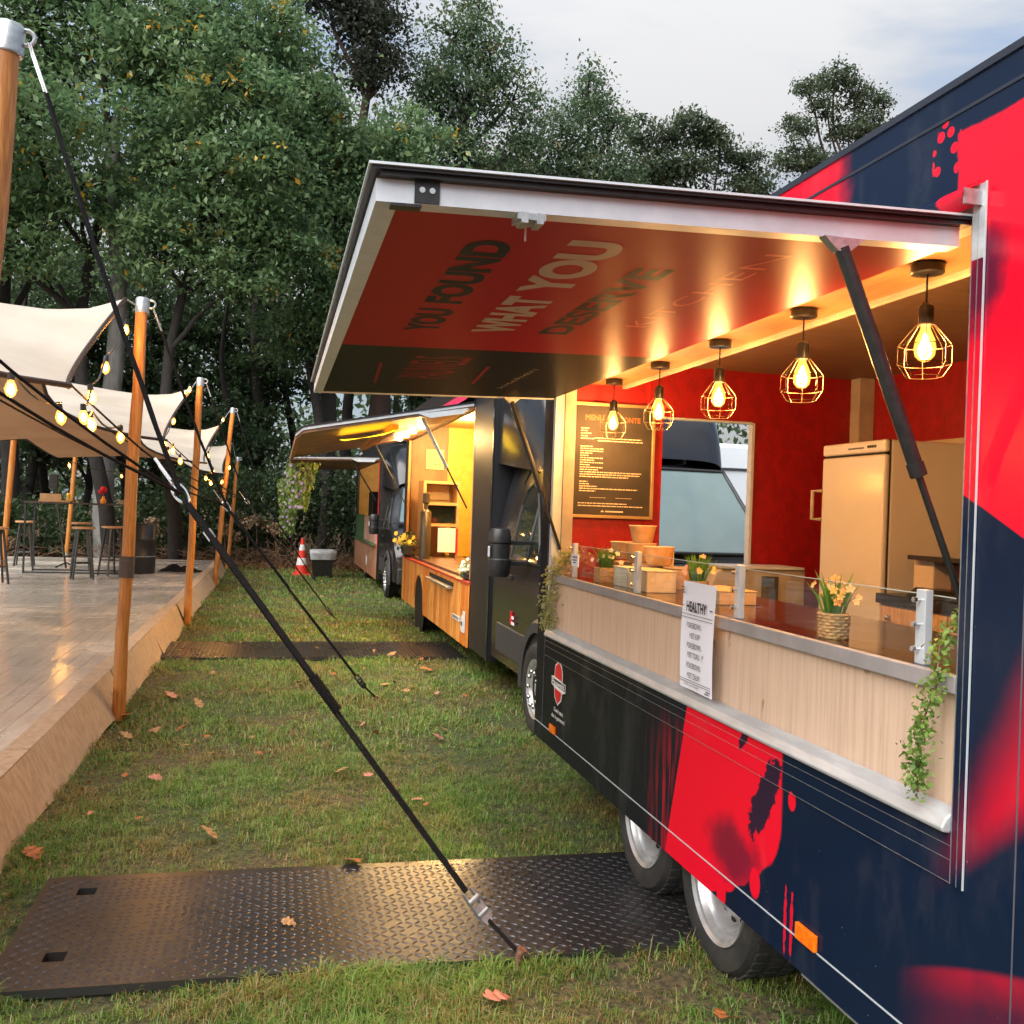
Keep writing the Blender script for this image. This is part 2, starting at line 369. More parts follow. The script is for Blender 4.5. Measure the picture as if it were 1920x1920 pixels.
# plates laid across the lawn
PL1 = dict(x0=-.86, x1=2.35, y0=3.27, y1=4.22)
PL2 = dict(x0=-1.12, x1=2.0, y0=9.95, y1=11.1)
platem = pm('tread_plate_steel', (.105, .105, .112), .29, .8, (.10, .092, .09), 2.2, None, .42, .68, rvar=.1, bump=.12, bscale=40)
def pz(x): return .035 + .006*x
def skew(mb, k=-.03, x0=-.86, y0=3.27):          # the near plate lies a little askew
    mb.v = [(p[0], p[1] + k*(p[0]-x0)*.9, p[2]) for p in mb.v]; return mb
pl = thing('tread_plate', (.6, 3.7, 0), 'big dark steel tread plate lying on grass, its end under the trailer wheels', 'metal plate')
x0, x1, y0, y1 = PL1['x0'], PL1['x1'], PL1['y0'], PL1['y1']
holes = [(x0+.14, x0+.21, y1-.20, y1-.13), (x0+.14, x0+.21, y0+.19, y0+.26)]
m = MB(); xs = [x0, x0+.14, x0+.21, x1]; ys = [y0, y0+.19, y0+.26, y1-.20, y1-.13, y1]
for i in range(3):
    for j in range(5):
        if i == 1 and j in (1, 3): continue
        a, bb, cc, d = xs[i], xs[i+1], ys[j], ys[j+1]
        m.add([(a, cc, .032), (bb, cc, .032), (bb, d, .032), (a, d, .032)], [(0, 1, 2, 3)])
def wall4(m, a, b, c, d, z0, z1):
    m.add([(a,c,z0),(b,c,z0),(b,d,z0),(a,d,z0),(a,c,z1),(b,c,z1),(b,d,z1),(a,d,z1)], [(0,1,5,4),(1,2,6,5),(2,3,7,6),(3,0,4,7)])
wall4(m, x0, x1, y0, y1, .002, .032)
for h in holes: wall4(m, h[0], h[1], h[2], h[3], .002, .032)
put(skew(m), 'plate_body', platem, pl, recalc=False)
m = MB(); st = .033
for i in range(int((x1-x0-.06)/st)):
    for j in range(int((y1-y0-.04)/st)):
        cx, cy = x0+.04+i*st, y0+.03+j*st
        if any(h[0]-.02 < cx < h[1]+.02 and h[2]-.02 < cy < h[3]+.02 for h in holes): continue
        if -.58 < cx < -.42 and 3.62 < cy < 3.95 and random.random() < .35: continue     # worn smooth patch
        if random.random() < .015: continue
        s = 1 if (i+j) % 2 else -1; a = R(38)*s; ca, sa = math.cos(a), math.sin(a); L, W = .0185, .0048
        q = [(-L, 0), (-.3*L, -W), (.5*L, -W*.8), (L, 0), (.5*L, W*.8), (-.3*L, W)]
        pts = [(cx+p*ca-r*sa, cy+p*sa+r*ca) for p, r in q]
        m.add([(p[0], p[1], .0318) for p in pts] + [(cx-.4*L*ca, cy-.4*L*sa, .0352), (cx+.4*L*ca, cy+.4*L*sa, .0352)],
              [(0, 1, 6), (1, 2, 7, 6), (2, 3, 7), (3, 4, 7), (4, 5, 6, 7), (5, 0, 6)])
put(skew(m), 'tread_pattern', platem, pl, kind='stuff')
pl2 = thing('ribbed_plate', (.4, 10.5, 0), 'dark ribbed plate lying across the grass beside the wooden food truck', 'metal plate')
put(B(PL2['x0'], PL2['x1'], PL2['y0'], PL2['y1'], .004, .03), 'plate_body', platem, pl2)
m = MB(); n = 74
for i in range(n):
    x = PL2['x0']+.03+(PL2['x1']-PL2['x0']-.06)*i/(n-1)
    m.prism([(x-.011, PL2['y0']+.01, .0302), (x+.011, PL2['y0']+.01, .0302), (x+.007, PL2['y0']+.01, .038), (x-.007, PL2['y0']+.01, .038)], (0, PL2['y1']-PL2['y0']-.02, 0))
put(m, 'rib_pattern', platem, pl2, kind='stuff')

# grass blades (uncountable)
def blades(n, xr, yr, h, wd, seed, skip=True):
    rg = np.random.default_rng(seed)
    P = np.stack([rg.uniform(*xr, n), rg.uniform(*yr, n)], 1)
    # patchy: clumps of longer grass, worn spots
    f = (np.sin(P[:, 0]*3.1+1.3*np.sin(P[:, 1]*2.3))+np.sin(P[:, 1]*4.1+2*np.sin(P[:, 0]*3.7))+.7*np.sin(P[:, 0]*11+P[:, 1]*7))/2.7
    f2 = np.sin(P[:, 0]*17.3+3*np.sin(P[:, 1]*13.1))*np.sin(P[:, 1]*19.7+2*np.sin(P[:, 0]*15.1))
    keep = rg.random(n) < np.clip(.66+.48*f+.32*f2, .06, 1)
    if skip:
        ky = P[:, 1]+.027*(P[:, 0]-PL1['x0'])
        keep &= ~((P[:, 0] > PL1['x0']-.005) & (P[:, 0] < PL1['x1']) & (ky > PL1['y0']-.0) & (ky < PL1['y1']))
        keep &= ~((P[:, 0] > PL2['x0']) & (P[:, 0] < PL2['x1']) & (P[:, 1] > PL2['y0']) & (P[:, 1] < PL2['y1']))
    P = P[keep]; f = f[keep]; f2 = f2[keep]; n = len(P)
    z = .012*np.sin(P[:, 0]*2.1+.4)*np.cos(P[:, 1]*1.7)+.008*np.sin(P[:, 0]*5.3+P[:, 1]*4.1)-.004
    H = h*(.45+.75*rg.random(n))*(1+.5*f+.55*f2); a = rg.uniform(0, 2*np.pi, n)
    lean = rg.uniform(.3, 1.7, n); dx, dy = np.cos(a), np.sin(a); W = wd*(.7+.6*rg.random(n))
    px, py = -dy*W/2, dx*W/2
    b0 = np.stack([P[:, 0]-px, P[:, 1]-py, z], 1); b1 = np.stack([P[:, 0]+px, P[:, 1]+py, z], 1)
    mx, my, mz = P[:, 0]+dx*H*.3*lean, P[:, 1]+dy*H*.3*lean, z+H*.62
    m0 = np.stack([mx-px*.8, my-py*.8, mz], 1); m1 = np.stack([mx+px*.8, my+py*.8, mz], 1)
    t = np.stack([P[:, 0]+dx*H*.95*lean, P[:, 1]+dy*H*.95*lean, z+H*np.maximum(.12, 1.05-.42*lean)], 1)
    V = np.stack([b0, b1, m1, m0, t], 1).reshape(-1, 3); i = np.arange(n)*5
    T = np.concatenate([np.stack([i, i+1, i+2], 1), np.stack([i, i+2, i+3], 1), np.stack([i+3, i+2, i+4], 1)])
    return V, T
gr = bpy.data.materials.new('grass_blades'); gr.use_nodes = True; nt = gr.node_tree; b = nt.nodes['Principled BSDF']; co = objco(nt)
g_ = node(nt, 'ShaderNodeNewGeometry'); rnd = N(nt, g_.outputs['Random Per Island'])
c = mixc(nt, rnd, (.15, .31, .045), (.28, .40, .09))
c = mixc(nt, noise(nt, co, 7, 3).sm(.38, .66), c, mixc(nt, rnd, (.075, .19, .03), (.15, .28, .05)))
c = mixc(nt, (noise(nt, co, 1.5, 4)*.9 + rnd*.28).sm(.55, .72), c, mixc(nt, rnd, (.38, .28, .09), (.26, .19, .06)))
c = mixc(nt, rnd.sm(.9, .94), c, (.42, .34, .18))
nt.links.new(c, b.inputs['Base Color']); b.inputs['Roughness'].default_value = .45
tr = node(nt, 'ShaderNodeBsdfTranslucent'); nt.links.new(c, tr.inputs[0]); mx = node(nt, 'ShaderNodeMixShader'); mx.inputs[0].default_value = .3
nt.links.new(b.outputs[0], mx.inputs[1]); nt.links.new(tr.outputs[0], mx.inputs[2]); nt.links.new(mx.outputs[0], nt.nodes['Material Output'].inputs[0])
Vs, Ts, o = [], [], 0
for args in ((80000, (-1.15, 2.6), (2.3, 3.35), .044, .0027, 1), (120000, (-1.15, 2.2), (3.3, 6.2), .04, .0033, 2), (60000, (-1.15, 2.4), (6.2, 10.5), .05, .006, 3),
             (45000, (-1.2, 3.0), (10.5, 17), .05, .009, 4), (26000, (-1.4, 3.4), (17, 24.4), .055, .014, 5), (9000, (1.3, 2.9), (2.4, 3.35), .07, .004, 6), (12000, (2.2, 9), (3, 20), .06, .012, 7), (3500, (-.86, 1.5), (3.08, 3.26), .055, .004, 8)):
    V, T = blades(*args); Vs.append(V); Ts.append(T+o); o += len(V)
go = bpy.data.objects.new('grass', np_mesh('grass', np.concatenate(Vs), tris=np.concatenate(Ts), mat=gr)); COL.objects.link(go)
tag(go, 'short patchy autumn grass between the food trucks and the wooden terrace', 'grass', kind='stuff')

# fallen oak leaves
def oak_leaf_mesh(name, mat, s):
    out = []
    for i in range(26):
        t = i/25; yy = -.5+t; ww = (.33*math.sin(math.pi*t**.85)**.8*(.48+.52*abs(math.sin(math.pi*3.5*t+.5)))+.012) if t > .14 else .012
        out.append((ww, yy))
    pts = [(x, y) for x, y in out] + [(-x, y) for x, y in reversed(out)]
    me = MB(); n = len(pts)
    me.v = [(x*s, y*s, .0) for x, y in pts]; me.f = [(i, i+1, n-2-i, n-1-i) for i in range(25)]
    me.v = [(x, y, .22*s*(x/s)**2*2 + .05*s*math.sin(y/s*5)) for x, y, z in me.v]
    return me.mesh(name, mat)
LM = [oak_leaf_mesh('fallen_leaf', mt, .12) for mt in (leafd, leafb, leafr)]
LV = [('big orange oak leaf lying on the edge of the near tread plate', 660, 1612, 0, 1.05), ('orange leaf on the grass at the foot of the carpeted terrace skirt, lower left', 62, 1598, 0, 1.1),
      ('russet leaf leaning against the foot of the nearest standing pole', 238, 1340, 0, 1.2), ('tan oak leaf in the grass right of the nearest pole, nearer of two', 290, 1368, 1, 1.2),
      ('pink brown leaf in the grass, farther left of the ribbed plate', 320, 1302, 2, 1.3), ('orange brown leaf in the grass between pole and thick black strap', 372, 1318, 1, 1.1),
      ('pale tan leaf on the grass beside the near pole foot', 237, 1378, 1, .9), ('round brown leaf right of the tan oak leaf by the pole', 338, 1365, 0, .8),
      ('tan leaf in the grass close below the ribbed plate', 564, 1278, 1, 1.2), ('yellow tan leaf in the grass beyond the second strap ratchet', 722, 1283, 1, 1.2),
      ('orange leaf lying in the grass between the two food trucks wheels', 800, 1254, 0, 1.3), ('brown leaf on the ribbed plate near the wooden truck', 735, 1226, 1, 1.2),
      ('orange leaf on the ribbed plate edge close to the wooden truck', 787, 1236, 0, 1.2), ('pale leaf pair caught in grass left of the thick strap sleeve', 393, 1560, 1, 1.0),
      ('small tan leaf in the middle of the lawn', 640, 1443, 1, .8), ('dead brown leaf in grass under the trailer logo side', 820, 1380, 2, 1.1),
      ('orange leaf in the grass at the bottom edge of the picture', 1350, 1900, 0, .6), ('second orange leaf at the bottom edge of the picture', 1376, 1908, 0, .55),
      ('brown leaf in the grass under the near trailer corner', 930, 1868, 2, 1.0), ('tan leaf lying on the bare steel left of the strap on the near plate', 540, 1728, 1, .55)]
for lab, x, y, k, s in LV:
    p = atz(x, y, .045); o = bpy.data.objects.new('fallen_leaf', LM[k]); COL.objects.link(o); o.location = p; o.scale = (s, s, s)
    o.rotation_euler = (random.uniform(-.45, .45), random.uniform(-.4, .4), random.uniform(0, 6.28)); tag(o, lab, 'leaf', 'leaves fallen on the lawn')
for i in range(52):
    y = random.uniform(4.5, 22) if i > 25 else random.uniform(6, 14); x = random.uniform(-.9, 1.7)
    o = bpy.data.objects.new('fallen_leaf', LM[random.choice((0, 1, 1, 2))]); COL.objects.link(o); s = random.uniform(.35, .75); o.scale = (s, s, s)
    o.location = (x, y, .04); o.rotation_euler = (random.uniform(-.5, .5), random.uniform(-.5, .5), random.uniform(0, 6.28))
    tag(o, 'small brown leaf scattered on the lawn among the grass blades', 'leaf', 'small leaves scattered on the lawn')

# ================================================================== TERRACE
PZ = .28
terr = thing('terrace', (-3.6, 10, 0), 'raised terrace of wet brown boards with a carpeted skirt, under the canvas tent', 'terrace')
put(B(-8.2, -1.22, .5, 22.3, .02, PZ-.03), 'deck_base', darkin, terr)
for k in range(9):
    ya, yb = .5+k*2.43, .5+(k+1)*2.43-.012; of = .004*(k % 2); ph = k*1.7
    put(MB().grid(lambda u, v: (-1.205+.125*v+of+.005*math.sin(u*9+ph+v*2)*v+.008*math.sin(u*4+ph)*v+.002*math.sin(u*31+ph)*v*v, ya+u*(yb-ya), PZ+.004-(PZ-.004-.012*math.sin(u*7+ph))*v), 30, 8), 'skirt_panel', carpet, terr, smooth='all')
    put(B(-1.325, -1.206, ya, yb, PZ+.001, PZ+.006), 'skirt_fold', carpet, terr)
deckm = bpy.data.materials.new('wet_deck'); deckm.use_nodes = True; nt = deckm.node_tree; b = nt.nodes['Principled BSDF']
oi = node(nt, 'ShaderNodeObjectInfo'); co = node(nt, 'ShaderNodeTexCoord').outputs['Object']; gpos = node(nt, 'ShaderNodeNewGeometry').outputs['Position']
c = mixc(nt, N(nt, oi.outputs['Random']), (.60, .55, .485), (.67, .615, .545))
c = mixc(nt, noise(nt, gpos, 9, 4, .6, (3, .4, 1)).sm(.35, .75), c, (.52, .465, .40)); nt.links.new(c, b.inputs['Base Color'])
nt.links.new((noise(nt, gpos, 1.1, 4).sm(.36, .66)*.24 + .045).s, b.inputs['Roughness'])
bn = node(nt, 'ShaderNodeBump'); b.inputs['Specular IOR Level'].default_value = .7; bn.inputs['Strength'].default_value = .3; bn.inputs['Distance'].default_value = .005
nt.links.new(noise(nt, gpos, 14, 3, .5, (2.5, .6, 1)).s, bn.inputs['Height']); nt.links.new(bn.outputs[0], b.inputs['Normal'])
PW, PLn = .24, 1.1
def plank_mesh():
    m = MB(); g = .0018
    for k in range(2):
        a, bb = k*PW/2+g, (k+1)*PW/2-g
        m.box(a, bb, g+.003, PLn-g-.003, -.025, 0)
    return m.mesh('plank', deckm)
pk = plank_mesh(); cells = []
for r in range(19):
    y = 1.32+r*PLn
    for cc in range(28):
        x = -1.325-PW*(cc+1); cells.append((y, x))
vis = []
for (y, x) in cells:
    d = Vector((x+.1, y+.5, PZ-CAM_H)); zc = d.dot(_f); sxp = 960+F_PX*d.dot(CR)/zc if zc > 0 else -9999
    vis.append((0 if sxp > -160 else 1, math.hypot(x, y), y, x))
vis.sort(); rest = MB()
for i, (_, _, y, x) in enumerate(vis):
    if i < 300:
        o = bpy.data.objects.new('plank', pk); COL.objects.link(o); o.location = (x, y, PZ+random.uniform(-.002, .002)); o.parent = terr; o.matrix_parent_inverse = Matrix.Translation(terr.location).inverted()
    else: rest.box(x+.004, x+PW-.004, y+.004, y+PLn-.004, PZ-.025, PZ)
put(rest, 'far_planks', deckm, terr, kind='stuff')

# ================================================================== TRAILER
TX = 1.5                      # its serving side
YA, YB = .35, 5.335            # near and far ends
OY0, OY1, OZ0, OZ1 = 1.83, 5.12, .87, 2.34
trailer = thing('food_trailer', (2.55, 2.9, 0), 'navy and red food trailer with open serving hatch and pale wooden counter', 'food trailer')
# livery: printed foil, a flat print in side coordinates
lm = bpy.data.materials.new('printed_livery'); lm.use_nodes = True; nt = lm.node_tree; b = nt.nodes['Principled BSDF']; co = objco(nt)
s_ = node(nt, 'ShaderNodeSeparateXYZ'); nt.links.new(co, s_.inputs[0]); Yc, Zc = N(nt, s_.outputs[1]), N(nt, s_.outputs[2])
nz1 = noise(nt, co, 9, 5) - .5; nz2 = noise(nt, co, 40, 4) - .5; nzs = noise(nt, co, 5, 3, .5, (1, 6, .6))
def ell(cy, cz, ry, rz, ang=0):
    ca, sa = math.cos(ang), math.sin(ang); dy, dz = Yc - cy, Zc - cz
    p = (dy*ca + dz*sa)*(1/ry); q = (dz*ca - dy*sa)*(1/rz)
    return (p*p + q*q).op('SQRT')
lefte = (Zc*-.281 + 3.497); low = (-(Zc-.69)).max(0); righte = low*low*3 + 2.555
A = (lefte - Yc).sm(-.004, .004) * ((Yc - righte) + low*nz1*.5).sm(-.004, .012) * Zc.sm(1.02, 1.0)
A = A * (ell(2.86, .50, .20, .13)+nz1*1.2).sm(.3, 1.15).op('MULTIPLY_ADD', .72, .28)
hole = (ell(2.665, .735, .17, .052, R(-58)) + nz2*1.1 + nz1*.9).sm(1.05, .9); A = A*(hole*-.97+1)
hole2 = (ell(2.80, .89, .05, .018, R(-50)) + nz2*1.5).sm(1.1, .9); A = A*(hole2*-.97+1)
smear = Yc.sm(3.72, 3.3) * (Yc-lefte).sm(0, .01) * nzs.sm(.45, .7) * Zc.sm(.9, .6) * .55
bl = (Yc*.517 + .731); Bm = (Yc - 1.885 + nz1*.03).sm(.006, -.006) * (Zc - bl).sm(-.003, .003) * (Zc + nz1*.02).sm(2.515, 2.505)
Bm = Bm * ((ell(1.79, 2.16, .07, .13, R(20))+nz1*1.2).sm(.4, 1.2)*.85+.15)
ry_ = -(Yc - 1.90); Cm = (Zc - (ry_*.826 + .752) + nz1*.03).sm(-.03, .09) * (Zc - (ry_*2.0 + .80) + nz1*.08).sm(.08, -.32) * Yc.sm(1.95, 1.70) * .72
dl_ = (-(Yc - 1.986))*.5 - (-(Yc - 1.986)).op('POWER', 2)*.25 + .535; dd_ = dl_ - Zc
Dm = dd_.sm(-.008, .012) * (dd_.sm(.10, 0)*.34 + .10) * (Yc + nz1*.08).sm(2.02, 1.75) * (noise(nt, co, 6, 3).sm(.2, .6)*.5+.5)
Em = (Yc + nz1*.1).sm(2.30, 2.42)*Zc.sm(2.3, 2.32)
vo = node(nt, 'ShaderNodeTexVoronoi'); vo.feature = 'F1'; vo.inputs['Scale'].default_value = 34; nt.links.new(co, vo.inputs['Vector'])
bub = N(nt, vo.outputs['Distance']).sm(.48, .40) * (ell(1.925, 2.47, .055, .085)+nz1*.6).sm(1.0, .9)
dots = ell(2.504, .776, .022, .03).sm(1.05, .85).max(ell(2.706, .458, .034, .05).sm(1.1, .85)).max(ell(2.93, .335, .034, .05).sm(1.1, .85))
strk = (ell(2.52, .42, .008, .10)+nz2*1.6).sm(1.1, .8).max((ell(2.485, .42, .008, .10)+nz2*1.6).sm(1.1, .8))*.8
mask = A.max(smear).max(Bm).max(Cm).max(Dm).max(Em).max(bub).max(dots).max(strk)
basec = mixc(nt, Yc.sm(3.9, 2.4), (.013, .0145, .018), (.004, .012, .034))
nt.links.new(mixc(nt, mask, basec, (.76, .006, .026)), b.inputs['Base Color']); b.inputs['Roughness'].default_value = .3
nt.links.new((noise(nt, co, 3, 4)*.15+.26).s, b.inputs['Roughness']); b.inputs['Specular IOR Level'].default_value = .22
b.inputs['Specular IOR Level'].default_value = 0; b.inputs['Roughness'].default_value = .7
for l in list(b.inputs['Roughness'].links): nt.links.remove(l)
pb = b.inputs['Base Color'].links[0].from_socket; nt.links.new(mixc(nt, noise(nt, co, 75, 2, .4).sm(.80, .83)*.4, mixc(nt, noise(nt, co, 5, 5, .6, (1, 1, .4)).sm(.52, .75)*.10, pb, (.2, .19, .18)), (.55, .55, .55)), b.inputs['Base Color'])
lg = node(nt, 'ShaderNodeBsdfGlossy'); nt.links.new((noise(nt, co, 3, 4)*.16+.14).s, lg.inputs['Roughness']); lw_ = node(nt, 'ShaderNodeLayerWeight'); lw_.inputs[0].default_value = .5; lx_ = node(nt, 'ShaderNodeMixShader')
nt.links.new((N(nt, lw_.outputs['Facing']).op('POWER', 4)*.14 + .035).s, lx_.inputs[0]); nt.links.new(b.outputs[0], lx_.inputs[1]); nt.links.new(lg.outputs[0], lx_.inputs[2]); nt.links.new(lx_.outputs[0], nt.nodes['Material Output'].inputs[0])
TR = 2.63
m = MB(); T = .04
for (y0, y1, z0, z1) in ((YA, OY0-.02, .31, TR), (OY1+.03, YB, .31, TR), (OY0-.02, OY1+.03, .31, OZ0-.02), (OY0-.02, OY1+.03, OZ1+.02, TR)):
    m.box(TX, TX+T, y0, y1, z0, z1)
put(m, 'side_panel', lm, trailer)
m = MB()
for z, x in ((.400, .0), ):
    m.box(TX-.002, TX+.001, YA, YB, z-.0022, z+.0022)
put(m, 'lower_trim_line', aluw, trailer)
m = MB(); m.box(TX-.003, TX+.001, YA, YB, 2.556, 2.564); put(m, 'upper_seam', navy, trailer)
put(MB().box(TX-.0015, TX+.001, 1.637, 1.640, .402, 1.56), 'panel_seam', inkgrey, trailer)
put(MB().prism([(TX-.008, 0, TR+.0), (TX-.008, 0, TR-.02), (TX+.02, 0, TR-.02), (TX+.02, 0, TR+.012)], (0, 0, 0)).add([], []) if False else B(TX-.006, TX+.03, YA, YB, TR-.006, TR+.012), 'roof_edge_trim', navy, trailer)
put(B(TX+.005, 3.62, YA, YB, TR-.05, TR+.004), 'roof', charcoal2, trailer)
put(B(TX-.001, TX+.012, YA, 2.42, .304, .3098), 'bottom_trim', steel, trailer)
EX1 = 3.56
m = MB(); WX0, WX1, WZ0, WZ1 = 2.205, 2.79, .95, 2.19
for (x0, x1, z0, z1) in ((TX+T, WX0, .31, 2.58), (WX1, EX1, .31, 2.58), (WX0, WX1, .31, WZ0), (WX0, WX1, WZ1, 2.58)):
    m.box(x0, x1, 5.25, 5.285, z0, z1)
put(m, 'end_wall_lining', redwall, trailer)
m = MB()
for (x0, x1, z0, z1) in ((TX+T, WX0, .31, 2.58), (WX1+.09, EX1+.04, .31, 2.58), (WX0, WX1+.09, .31, WZ0), (WX0, WX1+.09, WZ1, 2.58)):
    m.box(x0, x1, 5.2855, YB, z0, z1)
put(m, 'end_wall_outside', charcoal2, trailer)
m = MB()
for (x0, x1, z0, z1) in ((WX1-.007, WX1+.010, WZ0, WZ1), (WX0-.006, WX1-.0072, WZ1-.006, WZ1+.006)):
    m.box(x0, x1, 5.238, 5.29, z0, z1)
put(m, 'doorway_trim', aluw, trailer)
put(B(2.10, 2.118, 5.243, 5.252, .9, 2.5), 'wall_seam_strip', pm('red_seam', (.5, .02, .02), .25), trailer)
put(B(EX1, EX1+.06, YA, YB, .31, 2.58), 'back_wall', redwall, trailer)
put(B(TX+T, EX1, YA, YA+.05, .31, 2.58), 'near_end_wall', redwall, trailer)
put(B(TX+T, EX1, YA+.05, 5.25, 2.50, 2.545), 'ceiling', ceilm, trailer)
put(B(TX+T, EX1, YA+.05, 5.25, .42, .46), 'floor', greyplast, trailer)
put(B(1.56, 3.5, 4.8, 5.2, .30, .41), 'chassis_beam', darkin, trailer)
put(B(2.0, 3.3, YA, YB, .30, .41), 'underbody', darkin, trailer)
put(B(3.455, 3.556, 5.15, 5.246, .46, 2.5), 'corner_post', creamp, trailer)
put(B(1.62, 1.94, OY0-.2, 5.247, 2.36, 2.498), 'header_board', headw, trailer)
put(B(1.941, 1.965, OY0-.2, 5.247, 2.345, 2.498), 'header_edge_strip', creamp, trailer)
put(B(TX+.045, 1.618, OY0-.03, 5.247, 2.315, 2.46), 'header_rail', cream, trailer)
# opening frame
m = MB()
fr = put(MB().box(TX-.004, TX+.06, OY0-.045, OY0-.005, OZ0-.07, 2.365), 'opening_frame', lm, trailer)
put(B(TX-.0048, TX+.05, OY0-.043, OY0-.006, 2.20, 2.367), 'frame_top_block', alu, fr)
for yy, wy in ((OY0-.047, .0032), (OY0-.026, .0014), (OY0-.0065, .0022)):
    put(B(TX-.0054, TX-.002, yy, yy+wy, OZ0-.072, 2.369), 'frame_edge', aluw if wy > .003 else steel, fr)
put(B(TX-.002, TX+.05, OY1-.012, OY1+.03, OZ0, OZ1), 'jamb', aluw, fr)
put(B(TX+.052, TX+.115, OY1-.02, OY1+.02, OZ0, OZ1), 'inner_jamb', creamp, fr)
put(B(TX-.004, TX-.0005, OY1+.05, OY1+.053, .41, 2.55), 'jamb_seam', inkgrey, fr)
put(B(TX-.004, TX+.002, OY0-.004, OY1+.03, OZ0-.07, OZ0+.045), 'frame_foot', lm, fr)
for zz_ in (OZ0-.071, OZ0-.02, OZ0+.012): put(B(TX-.005, TX-.003, OY0-.004, OY1+.03, zz_, zz_+.0013), 'frame_line', steel, fr)
put(MB().prism([(TX-.022, OY0, .912), (TX-.026, OY0, .922), (TX-.014, OY0, .944), (TX+.018, OY0, .966), (TX+.02, OY0, .906)], (0, OY1-OY0, 0)), 'sill', alu, trailer, bevel=.004)
put(B(TX+.021, TX+.04, OY0, OY1, .87, 1.222), 'counter_front', oak, trailer)
ctop_o = put(B(TX+.022, 2.08, OY0, 5.24, 1.224, 1.262), 'counter_top', ctop, trailer, bevel=.002)
put(B(TX-.004, TX+.02, OY0, OY1, 1.222, 1.264), 'counter_edge', pm('grey_edging', (.33, .30, .30), .5), trailer, bevel=.003)
put(B(1.56, 2.0, OY0, 5.2, .47, 1.22), 'counter_carcass', cream, trailer)
# glass guard in aluminium posts
for y in (2.014, 2.97, 3.92, 4.83):
    gp = put(B(1.54, 1.562, y-.018, y+.018, 1.262, 1.445), 'guard_post', aluw, trailer, bevel=.002)
    for z in (1.30, 1.36, 1.42): put(MB().lathe([(.0001, -.022), (.007, -.022), (.007, -.014), (.004, -.012), (.004, .0)], (1.54, y, z), 8, 'x'), 'bolt', chrome, gp)
put(B(1.572, 1.577, 1.9, 4.95, 1.27, 1.43), 'glass_guard', clear, trailer); put(B(1.5715, 1.5775, 1.9, 4.95, 1.4305, 1.4325), 'glass_top_edge', pm('glass_edge', (.5, .6, .56), .2), trailer)
# hatch, propped open
hx0, hx1, hy0, hy1 = .165, 1.49, 1.86, 5.14
def hz(x): return 2.205 + (x-hx0)*.033
hs = MB()
def hslab(m, x0, x1, y0, y1, d0, d1):
    m.add([(x0,y0,hz(x0)+d0),(x1,y0,hz(x1)+d0),(x1,y1,hz(x1)+d0),(x0,y1,hz(x0)+d0),(x0,y0,hz(x0)+d1),(x1,y0,hz(x1)+d1),(x1,y1,hz(x1)+d1),(x0,y1,hz(x0)+d1)],
          [(0,3,2,1),(4,5,6,7),(0,1,5,4),(1,2,6,5),(2,3,7,6),(3,0,4,7)]); return m
hm = bpy.data.materials.new('printed_hatch'); hm.use_nodes = True; nt = hm.node_tree; b = nt.nodes['Principled BSDF']; co = objco(nt)
s_ = node(nt, 'ShaderNodeSeparateXYZ'); nt.links.new(co, s_.inputs[0]); Yh = N(nt, s_.outputs[1])
nt.links.new(mixc(nt, Yh.sm(3.60, 3.606), (.30, .003, .011), (.009, .009, .012)), b.inputs['Base Color'])
b.inputs['Roughness'].default_value = .6; b.inputs['Specular IOR Level'].default_value = 0
b.inputs['Coat Weight'].default_value = 0
bn = node(nt, 'ShaderNodeBump'); bn.inputs['Strength'].default_value = .06; bn.inputs['Distance'].default_value = .004
nt.links.new(noise(nt, co, 7, 3, .5, (4, .6, 1)).s, bn.inputs['Height']); nt.links.new(bn.outputs[0], b.inputs['Normal'])
gls = node(nt, 'ShaderNodeBsdfGlossy'); gls.inputs['Roughness'].default_value = .34; nt.links.new(bn.outputs[0], gls.inputs['Normal']); gmx = node(nt, 'ShaderNodeMixShader'); gmx.inputs[0].default_value = .105
nt.links.new(b.outputs[0], gmx.inputs[1]); nt.links.new(gls.outputs[0], gmx.inputs[2]); nt.links.new(gmx.outputs[0], nt.nodes['Material Output'].inputs[0])
hatch = put(hslab(MB(), hx0+.045, hx1, hy0+.045, hy1-.01, .0, .03), 'hatch', hm, trailer)
put(hslab(MB(), hx0-.012, hx1+.03, hy0-.03, hy1+.02, .0462, .0520), 'hatch_roof_skin', charcoal2, hatch)
put(hslab(MB(), hx0-.018, hx1+.03, hy0-.036, hy1+.026, .0525, .0575), 'hatch_top_edge', aluw, hatch)
put(hslab(MB(), hx0+.006, hx1+.02, hy0-.02, hy1+.012, .0375, .046), 'hatch_seal', black, hatch)
for nm, a in (('hatch_rail', (hx0, hx1, hy0, hy0+.044)), ('hatch_rail', (hx0, hx0+.044, hy0+.0445, hy1)), ('hatch_rail', (hx0+.0445, hx1, hy1-.009, hy1))):
    put(hslab(MB(), *a, -.008, .037), nm, aluw, hatch)
put(hslab(MB(), hx0+.075, hx0+.125, hy0-.004, hy0+.03, -.006, .038), 'corner_cap', black, hatch)
for dx in (.09, .11): put(MB().lathe([(.0001, -.006), (.006, -.006), (.006, -.001)], (hx0+dx, hy0, hz(hx0)+.022), 10, 'y'), 'screw', chrome, hatch)
m = MB(); lx = .48
m.box(lx-.03, lx+.03, hy0-.002, hy0+.05, hz(lx)-.022, hz(lx)-.0085); m.box(lx-.022, lx-.008, hy0-.006, hy0+.04, hz(lx)-.03, hz(lx)-.0085); m.box(lx+.01, lx+.024, hy0-.006, hy0+.04, hz(lx)-.03, hz(lx)-.0085)
